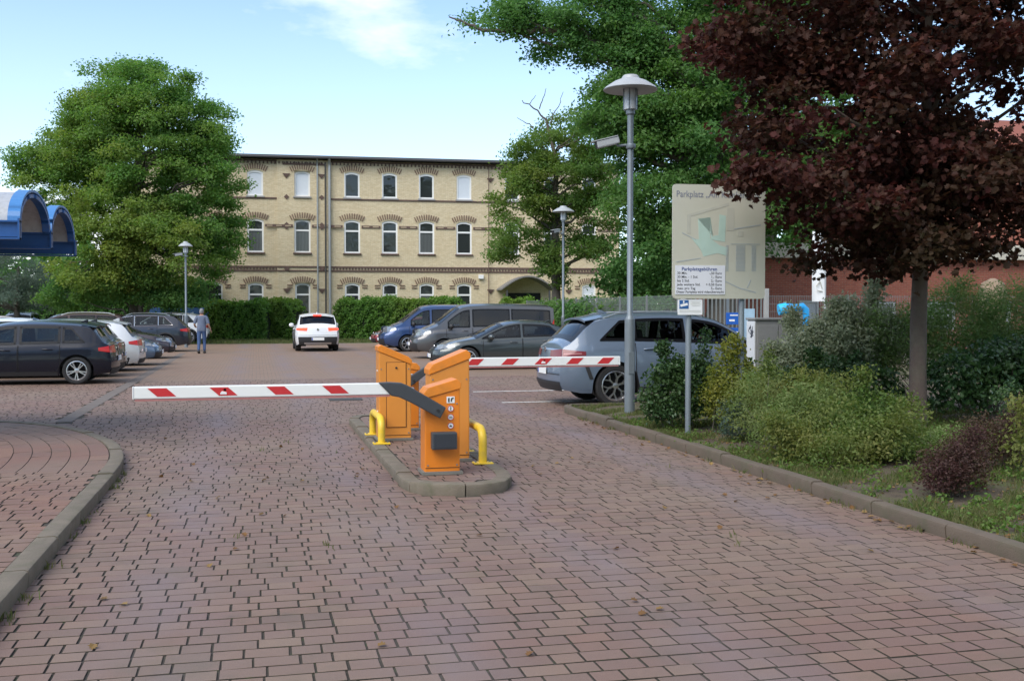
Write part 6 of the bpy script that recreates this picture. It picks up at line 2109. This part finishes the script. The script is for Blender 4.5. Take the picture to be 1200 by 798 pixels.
shrub('spirea_shrub', 'low loose olive green shrub edging the kerb', (5.70, 10.95, S0), [(-.1, 0, .25, .4, .4, .26), (.4, .2, .35, .4, .4, .34), (.1, .6, .45, .35, .35, .36), (-.05, -.5, .2, .28, .3, .22)], 6500, .042, L_FE, NARROW, tint=.65)
shrub('spirea_shrub', 'bright green spreading shrub left of the purple maple trunk', (6.20, 10.45, S0), [(0, 0, .32, .45, .5, .34), (.5, .1, .36, .42, .4, .36), (.3, -.5, .25, .4, .3, .25), (.85, .3, .3, .3, .3, .32)], 7500, .045, L_BR, tint=.35)
shrub('spirea_shrub', 'fresh green mound in front of the dark laurel mass', (6.42, 11.85, S0), [(0, 0, .45, .4, .4, .42), (-.5, .2, .4, .4, .4, .4), (.4, .1, .4, .35, .4, .36)], 6500, .045, L_BR, tint=.6)
shrub('laurel_shrub', 'wide dark laurel mass under the pale shrub', (7.802, 14.100, S0), [(-.9, 0, .36, .5, .5, .34), (0, 0, .4, .6, .5, .36), (.9, -.1, .42, .55, .5, .38), (.6, .3, .6, .4, .4, .3)], 9000, .075, L_DK)
shrub('variegated_shrub', 'tall pale grey-green shrub with a loose shoot above the grey cabinet', (8.62, 15.1, S0), [(-.55, 0, .62, .36, .4, .40), (0, .1, 1.0, .58, .45, .45), (.6, 0, 1.12, .5, .45, .48), (1.0, -.1, 1.1, .4, .4, .45), (.35, 0, 1.5, .3, .25, .3), (.9, 0, 1.75, .10, .10, .3), (.95, 0, 2.08, .07, .07, .2), (-.9, -.2, .5, .3, .3, .32), (.2, -.3, .9, .5, .3, .36)], 34000, .06, L_GR, stems=50, tint=.3, spread=.07)
shrub('tamarisk_shrub', 'broad feathery green shrub behind the purple maple trunk', (11.186, 14.852, S0), [(-1.2, 0, 1.0, .75, .6, .7), (-.2, .2, 1.3, .9, .7, .75), (1.0, .2, 1.35, .9, .8, .8), (2.0, .2, 1.45, .9, .8, .85), (.4, -.3, .8, 1.1, .5, .6), (1.6, -.3, .9, 1.0, .5, .6), (-1.9, .2, .9, .5, .5, .6), (2.9, 0, 1.4, .8, .8, .8), (2.4, .3, 1.9, .6, .5, .5)], 80000, .07, L_FE, NARROW, stems=60, tint=.2, spread=.10, up=.9)
shrub('laurel_shrub', 'dark rhododendron mass right of the purple maple trunk', (9.964, 12.878, S0), [(-.5, 0, .55, .5, .5, .45), (.2, .1, .6, .6, .5, .5), (1.0, .1, .6, .6, .5, .5), (1.8, 0, .6, .6, .5, .5), (.6, .4, .9, .7, .4, .3)], 9500, .085, L_DK, tint=.15)
shrub('barberry_shrub', 'round dark red barberry nearest the kerb', (5.88, 8.08, S0), [(0, 0, .22, .28, .27, .21), (-.14, -.08, .15, .2, .2, .15), (.16, .08, .24, .2, .2, .18)], 7000, .026, L_BB, OVAL, stems=30)
shrub('barberry_shrub', 'second dark red barberry behind the nearest one', (6.98, 9.1, S0), [(0, 0, .28, .36, .34, .28), (.42, .1, .26, .34, .3, .26)], 6500, .028, L_BB, OVAL, stems=26, tint=.6)
shrub('spirea_shrub', 'low straggling green shrub spilling forward to the kerb', (5.75, 9.75, S0), [(0, 0, .15, .34, .4, .16), (.4, .15, .22, .36, .36, .22), (-.2, .5, .18, .26, .3, .18)], 5500, .042, L_BR, OVAL, tint=.55, spread=.08)
shrub('spirea_shrub', 'loose olive shrub filling the middle of the bed before the maple trunk', (6.45, 11.05, S0), [(0, 0, .26, .45, .45, .26), (.5, -.2, .24, .4, .4, .24), (-.45, .2, .3, .4, .4, .28)], 7000, .045, L_FE, OVAL, tint=.5, spread=.08)
shrub('privet_sapling', 'spindly yellow-green sapling at the edge of the barberry', (6.9, 8.45, S0), [(0, 0, .35, .16, .16, .34), (.1, 0, .65, .12, .12, .22), (.3, .2, .4, .22, .2, .36)], 1100, .045, L_BR, stems=16, tint=.7)
shrub('dwarf_shrub', 'low dull green dwarf shrub by the foot of the purple maple', (7.0, 10.1, S0), [(0, 0, .13, .4, .34, .14), (.6, .2, .15, .4, .34, .16), (-.5, .1, .12, .3, .3, .13)], 5500, .036, L_FE, OVAL, tint=.5)
shrub('dwarf_shrub', 'dense green dwarf shrub at the far edge of the barberry', (8.366, 10.058, S0), [(0, 0, .3, .5, .4, .3), (.8, .2, .35, .6, .4, .34), (1.5, .2, .4, .6, .5, .4)], 7000, .042, L_DK, OVAL, tint=.5)

# grass, weeds and fallen leaves
def blades(name, P, h, mat, wd=.010):
    n = len(P)
    a = rng.random(n) * 2 * PI
    d = np.stack([np.cos(a), np.sin(a), np.zeros(n)], 1)
    lean = rng.normal(0, .35, (n, 2))
    H = h * rng.uniform(.4, 1.3, n)
    tip = P + np.concatenate([lean * H[:, None], H[:, None]], 1)
    mid = P + np.concatenate([lean * H[:, None] * .35, H[:, None] * .6], 1)
    V = np.stack([P - d * wd / 2, P + d * wd / 2, mid + d * wd * .4, tip, mid - d * wd * .4], 1)
    me = fast_mesh(name, V.reshape(-1, 3), np.full(n, 5), np.arange(n * 5), mat)
    at_ = me.attributes.new('tint', 'FLOAT', 'POINT')
    at_.data.foreach_set('value', np.repeat(np.clip(rng.normal(.35, .25, n), 0, 1), 5).astype(np.float32))
    return me
L_GS = leafmat('leaf_grass', [(0.075, 0.12, 0.03), (0.10, 0.14, 0.04), (0.06, 0.10, 0.03)], (0.20, 0.17, 0.08), .3)
def patchy(n, x0, x1, y0, y1, thr=0.0):
    p = np.stack([rng.uniform(x0, x1, n), rng.uniform(y0, y1, n)], 1)
    f = np.sin(p[:, 0] * 2.9 + 1.3 * np.sin(p[:, 1] * 1.7)) + np.sin(p[:, 1] * 3.7 + p[:, 0]) + .9 * np.sin(p[:, 1] * 9.1 - p[:, 0] * 7)
    p = p[f + rng.normal(0, .5, n) > thr]
    return np.array([(x, y, bed_z(x, y) - .005) for x, y in p])
tag(link('grass', blades('grass', patchy(60000, 5.09, 6.4, 4.5, 17.2, .1), .06, L_GS)), kind='stuff')
tag(link('grass', blades('grass', patchy(36000, 6.4, 11.2, 6.0, 17.2, .2), .09, L_GS)), kind='stuff')
W_ = []
for i in range(46):                                    # weeds in the joints beside the kerbs
    s = random.choice((0, 0, 1, 1, 2))
    c = [(4.93, random.uniform(5.5, 16.5)), (-1.33, random.uniform(5.6, 12)), (random.uniform(-1, 4.6), random.uniform(6.5, 15))][s]
    k = random.randint(6, 22) if s < 2 else random.randint(3, 8)
    for j in range(k): W_.append((c[0] + random.gauss(0, .03), c[1] + random.gauss(0, .05), -.006))
GC, GO = [], []
L_WD = leafmat('leaf_weed', [(0.085, 0.175, 0.03), (0.11, 0.205, 0.04), (0.07, 0.14, 0.03)], (0.17, 0.19, 0.06), .35)
for x, y, z in patchy(900, 5.10, 9.5, 4.6, 15.5, -.9):
    rad, k = random.uniform(.05, .17), random.randint(14, 50)
    q = rng.normal(size=(k, 3)) * rad * np.array([.6, .6, .35])
    q[:, 2] = np.abs(q[:, 2]) + z + .012
    q[:, :2] += (x, y)
    GC.append(q)
GC = np.concatenate(GC)
tag(link('ground_cover', leaf_mesh('ground_cover', GC, .04 * rng.uniform(.5, 1.3, len(GC)), L_WD, OVAL, None, .8, np.clip(rng.normal(.3, .3, len(GC)), 0, 1))), kind='stuff')
tag(link('weeds', blades('weeds', np.array(W_), .055, L_GS, .008)), kind='stuff')
VG = patchy(14000, -5, 14, 57.2, 62, -.3)
VG[:, 2] = .0
tag(link('verge_grass', blades('verge_grass', VG, .16, L_GS, .03)), kind='stuff')
L_DRY = leafmat('leaf_dry', [(0.20, 0.10, 0.035), (0.15, 0.08, 0.03), (0.26, 0.17, 0.06), (0.10, 0.06, 0.03)], (0.2, 0.12, 0.05), .1)
dl = patchy(5200, 5.13, 9.5, 4.5, 15, -1.2)
dl[:, 2] += .012
d2 = np.stack([rng.uniform(-1.2, 4.9, 60), rng.uniform(5, 15, 60), np.full(60, .008)], 1)
d3 = np.stack([4.88 + rng.normal(0, .07, 70), rng.uniform(5, 16, 70), np.full(70, .010)], 1)
tag(link('fallen_leaves', leaf_mesh('fallen_leaves', np.concatenate([dl, d2, d3]), np.where(np.arange(len(dl) + 130) < len(dl), .032, .05), L_DRY, LOBED, None, 3.0)), kind='stuff')
# pale stump seen over the feathery shrub
p = at(1163, 365, 24)
st = thing('tree_stump', 'tall pale brown weathered tree stump by the fence at the far edge', 'stump', (p.x, p.y, 0))
MB().lathe([(.34, 0), (.31, .8), (.29, 1.6), (.30, 2.1), (.24, 2.32), (.05, 2.42)], n=14).build('stump_wood', pm('old_wood', (0.26, 0.19, 0.13), .9, var=.35, scale=4, bump=.8, bscale=10), st, smooth=60)

# ================================================================== PERSON
def skin_mesh(pts, edges, radii, sub=2):
    me = bpy.data.meshes.new('body')
    me.from_pydata(pts, edges, [])
    o = bpy.data.objects.new('tmp', me)
    COL.objects.link(o)
    sk = o.modifiers.new('s', 'SKIN')
    for v, r_ in zip(me.skin_vertices[0].data, radii):
        v.radius = r_ if hasattr(r_, '__len__') else (r_, r_)
    me.skin_vertices[0].data[0].use_root = True
    o.modifiers.new('d', 'SUBSURF').levels = sub
    bpy.context.view_layer.update()
    m2 = bpy.data.meshes.new_from_object(o.evaluated_get(bpy.context.evaluated_depsgraph_get()))
    bpy.data.objects.remove(o)
    m2.polygons.foreach_set('use_smooth', [True] * len(m2.polygons))
    return m2
SKIN = pm('skin', (0.42, 0.24, 0.17), .55, var=.06)
SHIRT = pm('shirt', (0.115, 0.14, 0.205), .85, var=.12, scale=9, bump=.5, bscale=14)
JEANS = pm('jeans', (0.045, 0.085, 0.19), .85, var=.2, scale=9, bump=.4, bscale=20)
HAIR = pm('grey_hair', (0.20, 0.20, 0.21), .8, var=.25, scale=30)
SHOE = pm('shoe', (0.02, 0.02, 0.022), .6)
pr = thing('person', 'man in grey-blue T-shirt and blue jeans walking away beside the dark parked cars', 'person', (-2.12, 44.5, 0), R(-4))
# figure faces +y; x to its right
pts = [(0, 0, .96), (0, .01, 1.12), (0, .03, 1.34), (0, .03, 1.47), (0, .04, 1.56),
       (.19, .02, 1.43), (.27, -.02, 1.16), (.34, .10, .94), (-.19, .02, 1.43), (-.28, .0, 1.16), (-.25, .20, 1.04),
       (.095, .0, .90), (.10, .07, .50), (.105, .0, .10), (-.095, 0, .90), (-.10, -.03, .50), (-.10, -.16, .12)]
ed = [(0, 1), (1, 2), (2, 3), (3, 4), (3, 5), (5, 6), (6, 7), (3, 8), (8, 9), (9, 10), (0, 11), (11, 12), (12, 13), (0, 14), (14, 15), (15, 16)]
rd = [(.155, .115), (.155, .12), (.175, .12), (.10, .08), (.058, .058), .062, .045, .032, .062, .045, .032, .09, .06, .042, .09, .06, .042]
bodyo = link('body', skin_mesh(pts, ed, rd), pr)
bodyo.data.materials.append(SKIN)
def garment(name, cuts, keep, grow, mat):
    bm = bmesh.new()
    bm.from_mesh(bodyo.data)
    bm.normal_update()
    for z in cuts:                                    # straight hems
        bmesh.ops.bisect_plane(bm, geom=bm.verts[:] + bm.edges[:] + bm.faces[:], plane_co=(0, 0, z), plane_no=(0, 0, 1))
    bm.normal_update()
    bmesh.ops.delete(bm, geom=[f for f in bm.faces if not keep(f.calc_center_median())], context='FACES')
    for v in bm.verts:
        v.co += v.normal * grow(v.co)
    me = bpy.data.meshes.new(name)
    bm.to_mesh(me)
    bm.free()
    me.materials.clear()
    me.materials.append(mat)
    return link(name, me, pr)
garment('shirt', (.90, 1.20, 1.505), lambda c: .90 < c.z < 1.505 and (abs(c.x) < .205 or c.z > 1.20), lambda c: .020 + .05 * max(0, 1.05 - c.z), SHIRT)
garment('jeans', (.09, .99), lambda c: .09 < c.z < .99 and abs(c.x) < .215, lambda c: .012, JEANS)
hd = MB()
hd.lathe([(.02, -.115), (.055, -.10), (.072, -.05), (.078, .02), (.07, .075), (.045, .11), (.004, .122)], n=18)
hd.v = [(x, y * 1.18 + .055, z + 1.665) for x, y, z in hd.v]
hd.box((0, .155, 1.655), (.026, .035, .045)).box((.078, .05, 1.65), (.018, .04, .06)).box((-.078, .05, 1.65), (.018, .04, .06))
he = hd.build('head', SKIN, pr, smooth=70)
MB().box((.03, .142, 1.685), (.024, .01, .012)).box((-.03, .142, 1.685), (.024, .01, .012)).build('eyes', BLACKI, he)
MB().box((0, .142, 1.605), (.045, .008, .01)).build('mouth', DARKRED, he)
hr = MB().lathe([(.074, -.05), (.084, .0), (.083, .04), (.074, .085), (.048, .122), (.004, .133)], n=18)
hr.v = [(x, min(y * 1.2 + .045, .115), z + 1.668) for x, y, z in hr.v]
hr.build('hair', HAIR, pr, smooth=70)
for s, w0, f in ((1, pts[7], (.02, .05, -.09)), (-1, pts[10], (.06, .10, -.01))):
    b0_ = Vector(w0); dv = Vector(f)
    P = [b0_, b0_ + dv * .55]; E_ = [(0, 1)]; r_ = [(.028, .018), (.036, .016)]
    side = Vector((0, 1, 0)) if s > 0 else Vector((0, .2, 1))
    for k in range(4):
        o = (k - 1.5) * .018
        a = b0_ + dv * .95 + side * o
        e = a + dv * (.55 + .1 * (1.5 - abs(k - 1.5))) + Vector((-.012 * s, 0, 0))
        P += [a, e]; r_ += [(.010, .010), (.008, .008)]; E_ += [(1, len(P) - 2), (len(P) - 2, len(P) - 1)]
    P.append(b0_ + dv * .6 + side * .05); r_.append((.010, .010)); E_.append((1, len(P) - 1))
    link('hand', skin_mesh([tuple(p_) for p_ in P], E_, r_, 1), pr).data.materials.append(SKIN)
for p_, ang in (((.105, .05, .05), 0), ((-.10, -.13, .06), .35)):
    m_ = MB().box((0, 0, 0), (.095, .27, .085), rot=Matrix.Rotation(-ang, 3, 'X'))
    o = m_.build('shoe', SHOE, pr, bevel=.03, seg=3, smooth=60)
    o.location = p_
